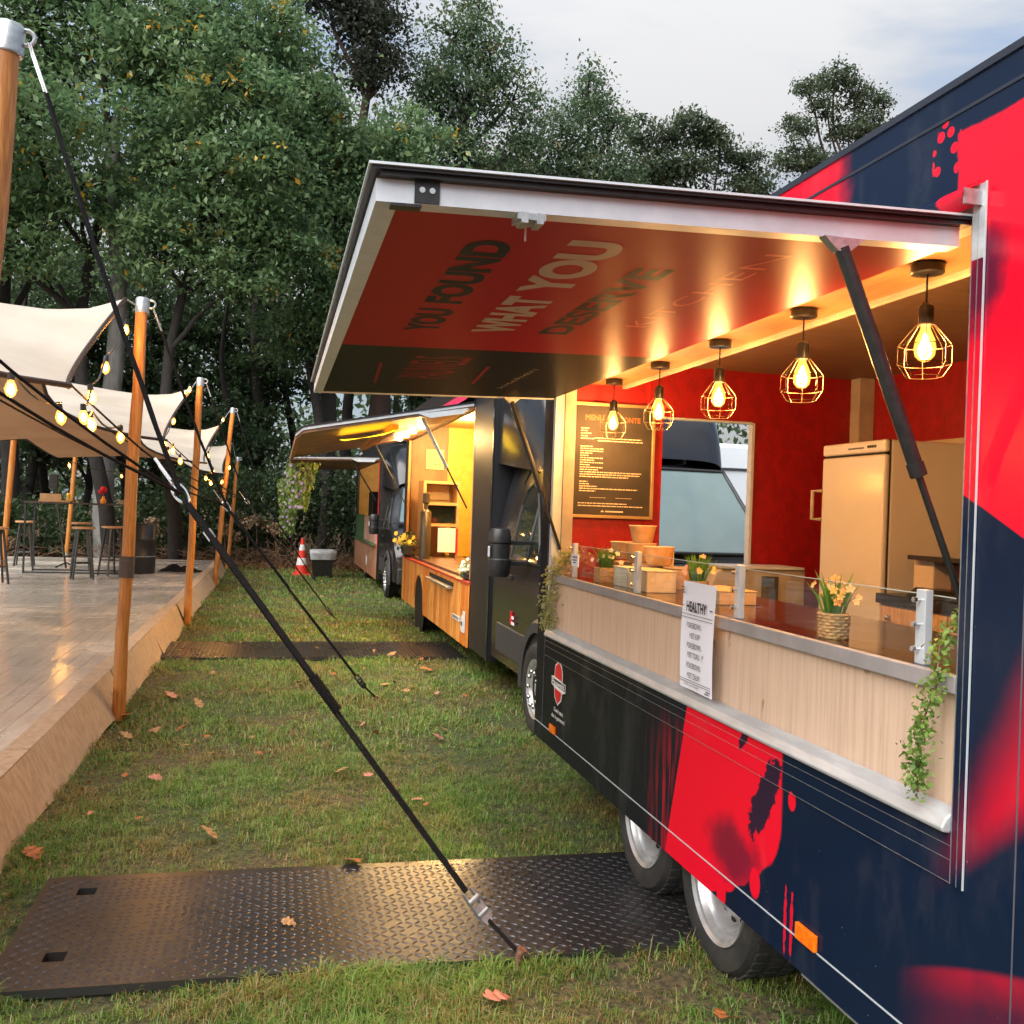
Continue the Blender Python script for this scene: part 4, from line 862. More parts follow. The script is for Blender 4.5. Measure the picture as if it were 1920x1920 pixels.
# ================================================================== OTHER FOOD TRUCKS
def hwf(z): return 1.0 if z < 1.15 else 1.0-.22*((z-1.15)/.95)**1.25
def cab(root, X, yr, cx, bolts=True):
    """van cab facing the camera; yr = rear of the cab, X = its aisle side, cx = centre line"""
    W = cx-X
    prof = [(yr, 2.06), (yr-.5, 2.07), (yr-.95, 2.02), (yr-1.08, 1.96), (yr-1.3, 1.74), (yr-1.55, 1.48), (yr-1.72, 1.30), (yr-1.95, 1.18), (yr-2.2, 1.04), (yr-2.36, .88), (yr-2.42, .70), (yr-2.43, .36)]
    vs, fs = [], []; K = 9
    for i, (y, zt) in enumerate(prof):
        nose = max(0, (i-6)/5); row = []
        for k in range(K):
            z = .34+(zt-.05-.34)*k/(K-1); row.append(((hwf(z)-.10*nose**2)*W, z))
        hw = row[-1][0]; row += [(hw-.05*W, zt-.015), (hw-.14*W, zt), (hw*.5, zt+.02), (0, zt+.025)]
        full = [(cx-a, z) for a, z in row] + [(cx+a, z) for a, z in row[::-1][1:]]
        n = len(full); vs += [(x, y-.10*(1-((x-cx)/W)**2)*(1 if 2 < i < 11 else .6 if i >= 11 else 0), z) for x, z in full]
    fs = [(i*n+k, i*n+k+1, (i+1)*n+k+1, (i+1)*n+k) for i in range(len(prof)-1) for k in range(n-1)]
    fs += [tuple(range(n)), tuple((len(prof)-1)*n+k for k in range(n))[::-1]]
    bd = put(MB().add(vs, fs), 'cab_body', charcoal, root, smooth=True)
    # glass
    put(MB().grid(lambda u, v: (cx+(u-.5)*2*(.85-.14*v)*W, yr-1.72+.60*v-.10*(1-((u-.5)*2*(.85-.14*v))**2)-.045, 1.315+.63*v+.03), 12, 6), 'windscreen', screenglass, root, smooth='all')
    def wsp(u, v): return (cx+(u-.5)*2*(.85-.14*v)*W, yr-1.72+.60*v-.10*(1-((u-.5)*2*(.85-.14*v))**2)-.047, 1.315+.63*v+.031)
    rim_ = [wsp(k/12, 0) for k in range(13)]+[wsp(1, k/6) for k in range(1, 7)]+[wsp(1-k/12, 1) for k in range(1, 13)]+[wsp(0, 1-k/6) for k in range(1, 7)]
    put(MB().tube(rim_, .016, 6), 'windscreen_seal', black, root, smooth='all')
    m = MB()
    for u in (-.45, .35): m.tube([(cx+u*W, yr-1.84, 1.30), (cx+(u-.5)*W, yr-1.80-.03, 1.335)], .012, 6)
    put(m, 'wipers', black, root)
    put(MB().grid(lambda u, v: (cx+(u-.5)*1.7*W, yr-1.74-.09*v-.10*(1-((u-.5)*2)**2)*.9, 1.325-.045*v), 10, 2), 'cowl', black, root, smooth='all')
    for s in (-1, 1):
        sx = lambda z: cx+s*(hwf(z)*W+.004)
        pts = [(yr-.62, 1.22), (yr-.64, 1.66), (yr-.70, 1.78), (yr-.85, 1.83), (yr-1.02, 1.78), (yr-1.25, 1.56), (yr-1.42, 1.36), (yr-1.46, 1.22)]
        put(MB().prism([(sx(z)-s*.006, y, z) for y, z in pts], (s*.008, 0, 0)), 'side_window', winglass, root)
        loop = pts+[pts[0]]; put(MB().tube([(sx(z)+s*.004, y, z) for y, z in loop], .012, 6), 'window_seal', black, root)
        put(MB().tube([(sx(z)+s*.003, yr-1.15+.0*z, z) for z in (1.22, 1.4, 1.65)], .010, 6), 'window_divider', greyplast, root)
        dl = [(yr-.5, .45), (yr-.5, 1.85), (yr-.6, 1.94), (yr-.9, 1.95)]
        put(MB().tube([(sx(z), y, z) for y, z in dl], .005, 4), 'door_seam', darkin, root)
        put(MB().box(sx(.5)-.012, sx(.5)+.012, yr-1.30, yr-.25, .42, .66), 'side_cladding', greyplast, root, bevel=.01)
        put(MB().box(sx(1.05)-.012, sx(1.05)+.014, yr-.72, yr-.55, 1.05, 1.09), 'door_handle', black, root, bevel=.005)
        wy, wz, r = yr-1.62, .34, .335
        put(MB().lathe([(.40, -.001), (.40, s*.03), (.47, s*.035), (.50, s*.006), (.50, -.01)], (sx(.5), wy, wz), 30, 'x', -.15, math.pi+.15), 'wheel_arch', greyplast, root, smooth=True)
        put(MB().lathe([(.0005, s*.003), (.405, s*.003)], (sx(.5), wy, wz), 30, 'x'), 'wheel_well_shade', darkin, root)  # flat black disc in place of the shaded hollow behind the wheel
        wh = wheel(root, sx(.5)+s*.012-s*.02+s*.03, wy, wz, r, .2, side=s)
        for k in range(10):
            a = 2*math.pi*k/10; put(MB().ball((sx(.5)+s*.045, wy+.125*math.cos(a), wz+.125*math.sin(a)), .017, 6), 'wheel_nut', chrome, wh, smooth='all')
        # mirror
        my = yr-1.22; hx = cx+s*(W+.235)
        mr = put(MB().lathe([(.02, -.19), (.075, -.185), (.088, -.13), (.088, -.06), (.079, -.05), (.079, .06), (.088, .07), (.088, .12), (.07, .17), (.02, .178)], (hx, my, 1.30), 14), 'mirror', black, root, smooth=True)
        for z in (1.37, 1.215): put(MB().box(min(hx, cx+s*(W-.04)), max(hx, cx+s*(W-.04)), my-.02, my+.02, z-.016, z+.016), 'mirror_arm', black, mr, bevel=.005)
        put(MB().box(hx+s*.082, hx+s*.094, my-.05, my-.02, 1.26, 1.34), 'indicator', aluw, mr, bevel=.003)
        put(MB().ball((cx+s*.72*W, yr-2.22, .86), .13, 10, (1, .6, .8)), 'headlight', winglass, root, smooth='all')
    put(MB().box(cx-.5*W, cx+.5*W, yr-2.475, yr-2.45, .62, .80), 'grille', black, root, bevel=.01)
    put(MB().box(cx-.93*W, cx+.93*W, yr-2.47, yr-2.35, .30, .58), 'bumper', greyplast, root, bevel=.03)
    return bd
def spoiler(root, X, yr, cx, ztop):
    W = cx-X
    def f(u, v):
        t = u; zt = 2.05+(ztop-2.05)*max(0, 1-t**2.4)**.75; zb = 2.03-.12*t; hw = W*(.985-.20*t**2); a = math.pi*v; y = yr-1.12*t
        ca, sa = math.cos(a), math.sin(a); e = .35
        return (cx-hw*math.copysign(abs(ca)**e, ca), y, zb+(zt-zb+.02)*abs(sa)**e)
    put(MB().grid(f, 14, 26), 'overcab_spoiler', charcoal, root, smooth='all')
def box_truck(name, label, X, y0, y1, ztop, oy0, oy1, oz0, oz1, zb, skirt_mat, arch=None):
    x1 = X+2.02; root = thing(name, (X+1, (y0+y1)/2, 0), label, 'food truck'); t = .05; cx = X+.93
    m = MB()
    for a in ((y0, oy0, zb, ztop), (oy1, y1, zb, ztop), (oy0, oy1, oz1, ztop)): m.box(X, X+t, *a)
    m.box(X+t, x1, y0, y0+t, zb, ztop); m.box(x1-t, x1, y0+t, y1, zb, ztop); m.box(X+t, x1-t, y1-t, y1, zb, ztop)
    m.box(X+t, x1-t, y0+t, y1-t, ztop-t, ztop-.001); m.box(X+t, x1-t, y0+t, y1-t, zb, zb+t)
    m.box(X+.02, X+.04, oy0, oy1, zb+.05, oz0)
    put(m, 'box_body', charcoal2, root)
    put(B(X-.012, X+.001, y0, y0+.05, zb, ztop), 'corner_trim', charcoal, root)
    put(B(X+.3, x1-.3, y0-.6, y1, .30, zb+.0), 'chassis', darkin, root)
    # planked skirt
    n = int((y1-.1-oy0)/.185); rg = random.Random(n); pm_ = None
    for i in range(n):
        a, bb = oy0-.06+i*.185, oy0-.06+(i+1)*.185-.016; zlo = zb-.01; pts = [(a, oz0-.03), (a, zlo), (bb, zlo), (bb, oz0-.03)]
        if arch:
            ay, ar = arch
            def lo(y): return max(zlo, .33+math.sqrt(max(0, ar*ar-(y-ay)**2)) if abs(y-ay) < ar else zlo)
            ys = [a+(bb-a)*k/5 for k in range(6)]; pts = [(a, oz0-.03)]+[(y, lo(y)) for y in ys]+[(bb, oz0-.03)]
        o = put(MB().prism([(X-.020-rg.uniform(0, .004), y, z) for y, z in pts], (.016, 0, 0)), 'plank', skirt_mat, root)
    if arch: put(MB().lathe([(.0005, 0), (arch[1]+.02, 0)], (X-.003, arch[0], .33), 24, 'x'), 'rear_wheel_well_shade', darkin, root)  # black disc painted as the shade inside the rear arch
    if arch: wheel(root, X+.03, arch[0], .33, .32, .2)
    else: wheel(root, X+.03, (y0+y1)/2, .33, .32, .2)
    put(B(X-.03, X+.02, oy0-.06, oy1+.06, oz0-.028, oz0-.002), 'skirt_rail', pm('red_rail', (.55, .06, .03), .45), root)
    cab(root, X+.01, y0-.06, cx); spoiler(root, X+.02, y0-.02, cx, ztop-.02)
    return root, cx, x1
plankm = bpy.data.materials.new('orange_wood_print'); plankm.use_nodes = True; nt = plankm.node_tree; b = nt.nodes['Principled BSDF']; co = objco(nt)
oi = node(nt, 'ShaderNodeObjectInfo')
c = mixc(nt, N(nt, oi.outputs['Random']), (.75, .2, .02), (1.0, .50, .13)); c = mixc(nt, noise(nt, co, 6, 5, .6, (6, 6, .6)).sm(.42, .74), c, (.42, .10, .012)); nt.links.new(c, b.inputs['Base Color']); b.inputs['Roughness'].default_value = .4
T2X = 1.85
t2, c2, x2 = box_truck('food_truck', 'dark box truck with orange wooden skirt and lit yellow kitchen, parked behind the trailer', T2X, 8.2, 14.25, 3.02, 9.12, 13.95, .90, 2.60, .27, plankm, (12.35, .40))
def slab(m, p00, p10, p11, p01, th):
    n_ = (Vector(p10)-Vector(p00)).cross(Vector(p01)-Vector(p00)).normalized()*th; return m.prism([p00, p10, p11, p01], n_)
def awning(root, X, oy0, oy1, z1, xo, z0, under, curl=True):
    pts = []
    N_ = 26
    def zz(x):
        t = (X-x)/(X-xo); return z1+(z0-z1)*t - ((.05*max(0, (t-.95)/.05)**2) if curl else 0)
    xs = [X-(X-xo)*i/N_ for i in range(N_+1)]
    top = [(x, zz(x)+.05) for x in xs]; bot = [(x, zz(x)) for x in xs[::-1]]
    h = put(MB().prism([(x, oy0, z) for x, z in top+bot], (0, oy1-oy0, 0)), 'awning_flap', under, root)
    put(MB().prism([(x, oy0-.012, z) for x, z in [(x, zz(x)+.056) for x in xs]+[(x, zz(x)+.030) for x in xs[::-1]]], (0, .011, 0)), 'awning_edge', aluw, h)
    put(MB().prism([(x, oy0-.02, z) for x, z in [(x, zz(x)+.072) for x in xs]+[(x, zz(x)+.0565) for x in xs[::-1]]], (0, oy1-oy0+.04, 0)), 'awning_skin', charcoal2, h)
    a, bb = X-.25*(X-xo), X-.06*(X-xo)
    put(MB().prism([(a-.12, oy0-.016, zz(a-.12)+.028), (bb+.05, oy0-.016, zz(bb)+.026), (bb, oy0-.016, zz(bb)-.03), (a, oy0-.016, zz(a)-.03)], (0, .012, 0)), 'awning_side_plate', aluw, h)
    return h, zz
lining = pm('awning_lining', (.26, .13, .06), .45, 0, (.12, .06, .03), 3)
h2, zz2 = awning(t2, T2X-.01, 9.14, 13.95, 2.60, .14, 2.26, lining)
put(MB().grid(lambda u, v: (T2X-.01-.10*v, 9.10+u*4.86, 2.82-.14*v**.6), 2, 6), 'awning_hinge_cover', hatchpink, t2, smooth='all')
for y in (9.25, 13.8):
    top = Vector((1.35, y, zz2(1.35)-.01)); bot = Vector((T2X-.02, y+.02, 1.62)); put(MB().tube([top, top+(bot-top)*.55], .017, 8), 'gas_strut', steel if y < 10 else black, t2, smooth=True); put(MB().tube([top+(bot-top)*.5, bot], .009, 6), 'strut_rod', black, t2)
put(B(1.10, 1.16, 9.6, 13.4, zz2(1.13)-.07, zz2(1.13)-.01), 'awning_beam', pm('orange_beam', (.6, .25, .06), .4), t2)
# added yellow sheet whose glow stands in for light reflected under the awning
put(MB().grid(lambda u, v: (.62+.72*u, 9.5+.9*v, zz2(.62+.72*u)-.04-.07*(1-u)*(1-v)-.02*math.sin(u*3)), 10, 3), 'awning_glow_sheet', emit('yellow_awning_glow', (1, .62, .02), 1.1), t2, smooth='all')
m = MB()
# kitchen inside the second truck
put(B(T2X+.06, 2.47, 14.12, 14.18, .9, 2.9), 'end_wall', brownwall, t2)
put(B(2.472, 3.8, 14.12, 14.18, .9, 2.9), 'end_wall_yellow', yellowwall, t2); put(B(3.74, 3.80, 8.3, 14.1, .4, 2.9), 'side_wall_yellow', yellowwall, t2)
put(B(T2X+.055, 3.74, 8.26, 14.1, 2.84, 2.90), 'kitchen_ceiling', pm('warm_ceiling', (.6, .4, .16), .5), t2)
put(B(T2X+.05, 2.62, 9.14, 13.9, .87, .925), 'serving_counter', pm('brown_counter', (.16, .085, .05), .35), t2)
put(B(T2X-.001, T2X+.03, 13.90, 13.965, .92, 2.62), 'orange_jamb', pm('orange_jamb_paint', (.75, .3, .08), .4), t2)
put(B(T2X-.002, T2X+.03, 9.09, 9.13, .92, 2.62), 'near_jamb', pm('tan_jamb_paint', (.5, .25, .12), .4), t2)
for (x, y) in ((2.0, 9.9), (2.25, 10.4), (2.05, 10.9), (2.4, 11.6), (2.2, 12.4)):
    put(MB().lathe([(.0005, 0), (.05, 0)], (x, y, 2.835), 14), 'ceiling_spot', spotm, t2)
for (x, y, e) in ((2.6, 10.4, 40), (2.5, 12.6, 48)):
    L = bpy.data.lights.new('kitchen_light', 'POINT'); L.energy = e; L.color = (1, .66, .25); L.shadow_soft_size = .12
    lo_ = bpy.data.objects.new('kitchen_light', L); COL.objects.link(lo_); lo_.location = (x, y, 2.7); lo_.parent = t2; lo_.matrix_parent_inverse = Matrix.Translation(t2.location).inverted()
for y in (11.0, 11.7, 12.4, 13.1):
    zs_ = zz2(1.6)-.004; put(MB().lathe([(.0005, -.012), (.035, -.012), (.04, -.002), (.04, 0)], (1.6, y, zs_), 14), 'awning_spot', spotm, t2)
    L = bpy.data.lights.new('spot_light', 'POINT'); L.energy = 7; L.color = (1, .62, .24); L.shadow_soft_size = .03
    lo_ = bpy.data.objects.new('spot_light', L); COL.objects.link(lo_); lo_.location = (1.6, y, zs_-.06); lo_.parent = t2; lo_.matrix_parent_inverse = Matrix.Translation(t2.location).inverted()
# objects in there
p = at(800, 842, 14.09); q = at(832, 881, 14.09)
wp = thing('wall_notice', ((p.x+q.x)/2, 14.1, p.z), 'pale printed notice on the brown kitchen wall of the wooden truck', 'notice')
put(B(p.x, q.x, 14.10, 14.112, q.z, p.z), 'sheet', pm('notice_paper', (.8, .62, .3), .6), wp)
m = MB()
for k in range(1, 4): m.box(p.x+.03, q.x-.03, 14.097, 14.0995, p.z-(p.z-q.z)*k/4, p.z-(p.z-q.z)*k/4+.006)
for k in range(1, 4): m.box(p.x+(q.x-p.x)*k/4, p.x+(q.x-p.x)*k/4+.005, 14.097, 14.0995, q.z+.03, p.z-.03)
put(m, 'grid_print', twigm, wp)
cbn = thing('kitchen_cabinet', (2.2, 13.4, .93), 'tan wooden shelf cabinet with papers inside the orange skirted truck', 'cabinet'); tanw = pm('tan_wood', (.52, .3, .14), .45, 0, (.44, .24, .1), 6, (1, 6, .5))
for a in ((1.98, 2.02, .93, 2.0), (2.46, 2.50, .93, 2.0), (2.02, 2.46, 1.96, 2.0), (2.02, 2.46, 1.66, 1.70), (2.02, 2.46, 1.36, 1.40)): put(B(a[0], a[1], 13.2, 13.7, a[2], a[3]), 'cabinet_board', tanw, cbn)
put(B(2.02, 2.46, 13.66, 13.69, 1.70, 1.96), 'cabinet_back', tanw, cbn); put(B(2.10, 2.42, 13.64, 13.655, 1.74, 1.95), 'pinned_sheet', kraftl, cbn)
put(B(2.03, 2.45, 13.3, 13.35, 1.41, 1.655), 'glass_front', winglass, cbn); put(B(2.20, 2.47, 13.17, 13.19, 1.0, 1.34), 'white_towel', paper, cbn); put(B(2.45, 2.48, 13.16, 13.195, .98, 1.34), 'red_cloth', redprint, cbn)
urn = thing('steel_urn', (1.95, 13.0, .93), 'dark cylindrical drinks urn at the left end of the wooden truck counter', 'urn')
put(MB().lathe([(.0005, 0), (.075, 0), (.075, .62), (.06, .65), (.03, .67), (.03, .74), (.05, .76), (.05, .88), (.0005, .9)], (1.945, 12.7, .927), 18), 'urn_body', pm('dark_steel', (.12, .1, .08), .3, .7), urn, smooth=True)
fz = thing('worktop_fridge', (2.5, 11.3, .93), 'small brown glass counter fridge inside the orange skirted truck', 'fridge')
put(B(2.38, 2.62, 10.9, 11.7, .927, 1.30), 'fridge_case', pm('brown_case', (.14, .09, .06), .4), fz, bevel=.01); put(B(2.36, 2.64, 10.88, 11.72, 1.302, 1.33), 'fridge_lid', cream, fz)
cup = thing('red_box', (2.5, 11.3, 1.33), 'red box with bottles on top of the counter fridge in the wooden truck', 'box')
put(B(2.40, 2.52, 11.2, 11.45, 1.332, 1.46), 'box_body', redprint, cup, bevel=.005); put(MB().lathe([(.0005, 0), (.03, 0), (.03, .12), (.012, .16), (.012, .2), (.0005, .2)], (2.585, 11.2, 1.332), 12), 'bottle', pm('green_bottle', (.03, .07, .03), .15), cup, smooth=True)
# skirt signs on truck two
m = put(B(T2X-.034, T2X-.026, 9.42, 9.80, .47, .52), 'plank_sign', whiteprint, t2)
put(text_mesh('STREETFOOD', (T2X-.0345, 9.78, .48), (0, -1, 0), (0, 0, 1), .34, .03, ink, .02), 'plank_sign_lettering', ink, m)
rs = put(MB().lathe([(.0005, -.004), (.085, -.004), (.085, .004)], (T2X-.028, 9.27, .47), 24, 'x'), 'round_sign', whiteprint, t2); put(B(T2X-.0325, T2X-.027, 9.14, 9.24, .39, .60), 'sign_plate', whiteprint, t2)
put(text_mesh('eat', (T2X-.0335, 9.33, .45), (0, -1, 0), (0, 0, 1), .10, .05, inkgrey, .03), 'sign_lettering', inkgrey, rs)
put(B(T2X-.09, T2X-.026, 9.86, 11.4, .765, .785), 'skirt_shelf', steel, t2); put(B(T2X-.034, T2X-.026, 9.84, 11.42, .79, .835), 'skirt_slot', darkin, t2)
db = put(B(T2X-.006, T2X+.006, 7.36, 7.40, .70, .80), 'door_badge', redprint, t2); put(B(T2X-.008, T2X-.0062, 7.25, 7.345, .70, .725), 'badge_print', whiteprint, db); put(B(T2X-.008, T2X-.0062, 7.27, 7.345, .745, .77), 'badge_print', whiteprint, db)
def flowerbox(c, label, mats, n=160, lf=basketleaf, k=1):
    rg = np.random.default_rng(int(c[1]*100)); t = thing('flower_box', c, label, 'flowers'); x, y, z = c
    put(MB().prism([(x-.06*k, y-.14*k, z-.10*k), (x+.06*k, y-.14*k, z-.10*k), (x+.075*k, y-.15*k, z+.02*k), (x-.075*k, y-.15*k, z+.02*k)], (0, .29*k, 0)), 'planter', greyplast, t)
    P = np.array([x, y, z+.04*k])+rg.normal(size=(n, 3))*np.array([.06, .10, .08])*k; V, F_ = leaves_np(P, np.full(n, .06*k)); put(np_mesh('leaves', V, faces4=F_, mat=lf), 'leaves', lf, t)
    m = MB()
    for j_ in range(30):
        p = rg.normal(size=3)*np.array([.06, .11, .06])*k; flower(m, (x+p[0]-.03*k, y+p[1]-.03*k, z+.10*k+p[2]), .04*k, 6, (-.6, -.8, .4))
    put(m, 'blossoms', mats, t, recalc=False)
flowerbox((T2X-.03, 13.55, 1.05), 'pale yellow flowers at the far end of the wooden truck counter', tyell, lf=shrubleaf); flowerbox((T2X+.02, 9.42, .97), 'white flowers with green leaves at the near end of the wooden truck counter', twhite, k=.55)

T3X = 1.92
plank3 = pm('faded_wood_print', (.36, .12, .05), .5, 0, (.45, .3, .2), 4, (5, 5, .5), .4, .65)
t3, c3, x3 = box_truck('far_food_truck', 'farthest dark food truck with green ledge and open flap near the trees', T3X, 18.5, 24.2, 2.86, 18.75, 23.9, .86, 2.52, .2, plank3)
h3, zz3 = awning(t3, T3X-.01, 18.72, 23.9, 2.52, .22, 2.46, lining, False)
put(B(T3X+.06, 3.7, 24.06, 24.1, .4, 2.8), 'end_wall', pm('ochre_interior', (.6, .36, .12), .5), t3)
put(B(T3X-.10, T3X+.25, 18.8, 23.85, .84, .87), 'green_ledge', greenm, t3); put(B(T3X-.01, T3X+.02, 21.6, 23.85, .875, 1.42), 'green_panel', greenm, t3); put(B(T3X-.01, T3X+.02, 18.8, 21.59, .875, 1.40), 'white_panel', pm('pale_planks', (.55, .42, .34), .5, 0, (.5, .2, .12), 5, (6, 6, .4)), t3)
put(B(T3X-.006, T3X+.02, 18.68, 18.76, .87, 2.52), 'red_jamb', redprint, t3)
put(MB().tube([(1.4, 18.85, zz3(1.4)), (T3X-.02, 18.9, 1.72)], .016, 6), 'gas_strut', black, t3)
L = bpy.data.lights.new('kitchen_light', 'POINT'); L.energy = 16; L.color = (1, .66, .28); L.shadow_soft_size = .1
lo_ = bpy.data.objects.new('kitchen_light', L); COL.objects.link(lo_); lo_.location = (2.7, 22.2, 2.5); lo_.parent = t3; lo_.matrix_parent_inverse = Matrix.Translation(t3.location).inverted()
mc = thing('coffee_machine', (2.3, 21.6, 1.4), 'black coffee machine on the counter of the farthest truck', 'machine')
put(B(2.05, 2.75, 21.4, 22.2, 1.42, 1.95), 'machine_body', black, mc, bevel=.02); put(B(2.5, 2.7, 21.5, 21.9, 1.951, 2.12), 'bean_hopper', black, mc, bevel=.03); put(B(2.05, 2.75, 21.4, 22.2, .9, 1.418), 'machine_base', black, mc)
put(MB().lathe([(.0005, .0), (.11, 0), (.11, .006)], (T3X-.03, 20.6, .45), 20, 'x'), 'round_sign', whiteprint, t3)

# pale vans beyond the trailer, seen through its doorway
wv = thing('white_van', (6.2, 13.5, 0), 'pale blue white delivery van beyond the dark truck, seen through the trailer doorway', 'van')
m = MB(); put(B(5.1, 7.2, 10.5, 16, .45, 2.52), 'van_box', whitevan, wv, bevel=.05)
for z in (2.2, 1.75): put(B(5.09, 7.21, 10.48, 10.515, z, z+.025), 'panel_swage', greyplast, wv)
put(B(5.15, 7.1, 10.4, 10.5, .4, .6), 'van_bumper', greyplast, wv, bevel=.02)
wheel(wv, 5.13, 11.5, .33, .32, .2); wheel(wv, 5.13, 15.0, .33, .32, .2)

# ================================================================== TENT
RY = [3.6, 7.2, 12.55, 18.4, 23.6]; VY = [1.6, 5.5, 10.0, 15.5, 21.0, 25.5]
def prof(Y):
    for i in range(len(RY)):
        if VY[i] <= Y <= RY[i]: return (Y-VY[i])/(RY[i]-VY[i]), .13
        if RY[i] <= Y <= VY[i+1]: return (VY[i+1]-Y)/(VY[i+1]-RY[i]), .80
    return 0, 0
def lerp(a, xs, ys):
    return float(np.interp(a, xs, ys))
TWX = 3.3
def tent_pt(Y, t, off=0):
    u, amp = prof(Y); sc_ = 4*u*(1-u)
    xe = -1.10-amp*sc_; x = xe+(-1.10-TWX-xe)*t
    zr = lerp(t, (0, .07, .15, .25, .5, .8, 1), (3.02, 2.93, 2.90, 2.92, 3.02, 2.85, 2.62)); zv = lerp(t, (0, .08, .3, .6, 1), (2.20, 2.30, 2.45, 2.5, 2.40))
    sharp = 1.75-.45*min(1, t*4)
    return (x, Y, zv+(zr-zv)*(u**sharp)+off)
tent = thing('stretch_tent', (-2.7, 13, 0), 'cream canvas stretch tent with brown lining over the terrace', 'tent')
ys_ = []
keys = sorted(RY+VY)
for a, bb in zip(keys[:-1], keys[1:]): ys_ += [a+(bb-a)*k/14 for k in range(14)]
ys_.append(keys[-1]); ys_ = [y for y in ys_ if y <= 23.8]
NT = 26; ts = [(k/NT)**1.4 for k in range(NT+1)]
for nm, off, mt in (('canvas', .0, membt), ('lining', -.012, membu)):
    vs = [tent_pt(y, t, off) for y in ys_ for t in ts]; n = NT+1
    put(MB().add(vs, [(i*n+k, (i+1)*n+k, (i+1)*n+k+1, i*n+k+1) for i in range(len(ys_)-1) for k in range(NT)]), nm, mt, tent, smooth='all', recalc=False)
put(MB().tube([Vector(tent_pt(y, 0, -.006)) for y in ys_], .016, 6), 'hem', edgem, tent); put(MB().tube([Vector(tent_pt(y, 1, -.006)) for y in ys_], .016, 6), 'hem', edgem, tent)
put(MB().tube([Vector(tent_pt(ys_[-1], t, -.006)) for t in ts], .016, 6), 'hem', edgem, tent)
poles = []
PB = [(-1.235, 4.02), (-1.07, 7.3), (-1.07, 12.65), (-1.10, 18.55), (-1.12, 23.4)]; PT = [at(18, 52, 3.9), at(268, 562, 7.3), at(376, 710, 12.7), at(437, 766, 18.6), at(446, 858, 23.6)]
PLB = ('varnished wooden tent pole nearest the camera, cut by the left picture edge', 'varnished tent pole with dark band, second from the camera', 'third wooden tent pole from the camera beside the terrace', 'fourth wooden tent pole from the camera, leaning towards the lawn', 'farthest wooden tent pole, at the end of the terrace')
for i, ((bx, by_), tp) in enumerate(zip(PB, PT)):
    t = thing('tent_pole', (bx, by_, 0), PLB[i], 'pole', 'wooden poles of the tent'); b0 = Vector((bx, by_, 0)); r0 = .047 if i else .052
    d = (tp-b0); nseg = 10
    put(MB().tube([b0+d*(k/nseg)+Vector((.006*math.sin(k*1.7+i), .006*math.cos(k*2.3), 0)) for k in range(nseg+1)], [r0*(1-.14*k/nseg+.02*math.sin(k*2.1)) for k in range(nseg+1)], 16), 'pole_shaft', polew, t, smooth=True)
    dn = d.normalized(); cp = put(MB().tube([tp-dn*.10, tp-dn*.095, tp, tp+dn*.012], [.045, .049, .049, .042] if i else [.052, .056, .056, .049], 20), 'steel_cap', steel, t, smooth=True)
    put(MB().tube([tp+Vector((.05+.028*math.cos(a)+.01, 0, -.03+.028*math.sin(a))) for a in [2*math.pi*k/14 for k in range(15)]], .008, 6), 'eye_ring', steel, cp, smooth=True)
    pk_ = Vector(tent_pt(RY[i], 0)); put(MB().tube([tp-dn*.04+Vector((-.05, 0, 0)), pk_], .006, 6), 'tent_hook', steel, cp)
    if i == 1:
        for k in range(2): pass
        c0 = b0+d*((1.03)/d.z); put(MB().tube([c0, c0+dn*.155], .0525, 18), 'dark_band', pm('grey_tape', (.10, .075, .06), .7, 0, (.06, .045, .04), 30, (1, 1, 8)), t)
# inner poles at the far edge of the tent
for lab, x, y, z in (('inner wooden tent pole standing on the terrace behind the bar stools', -4.42, 17.8, 2.62), ('inner wooden tent pole at the far side of the terrace, mostly hidden', -4.42, 22.9, 2.6)):
    t = thing('inner_tent_pole', (x-.12, y, PZ), lab, 'pole'); put(MB().tube([(x-.12, y, PZ), (x, y, z)], .05, 12), 'pole_shaft', polew, t, smooth=True); put(MB().tube([(x-.121, y, PZ), (x-.118, y, PZ+.06)], .058, 12), 'pole_shoe', steel, t, smooth=True)
# guy straps
RINGS = [at(338, 925, 3.62), at(425, 950, 7.55), at(463, 940, 12.85), at(493, 937, 18.5)]; STK = [Vector((.87, 3.20, .03)), Vector((.84, 7.84, .0)), Vector((.86, 13.0, .0)), Vector((.85, 19.0, 0))]
def ribbon(m, a, bb, w_, th=.003, face=None):
    a, bb = Vector(a), Vector(bb); d = (bb-a).normalized(); v = Vector((0, 0, CAM_H+.0))-(a+bb)/2 if face is None else face
    s = d.cross(Vector((.35, -.9, .25))).normalized()*w_/2; n_ = d.cross(s).normalized()*th
    return m.prism([a-s, a+s, bb+s, bb-s], n_)
SLB = ('thick black guy strap with sleeve and ratchet, nearest the camera, pegged at the steel plate', 'second black guy strap from the camera, ratchet in the middle of the lawn', 'third black guy strap, pegged into the lawn beyond the ribbed plate', 'farthest black guy strap, running down beside the traffic cone')
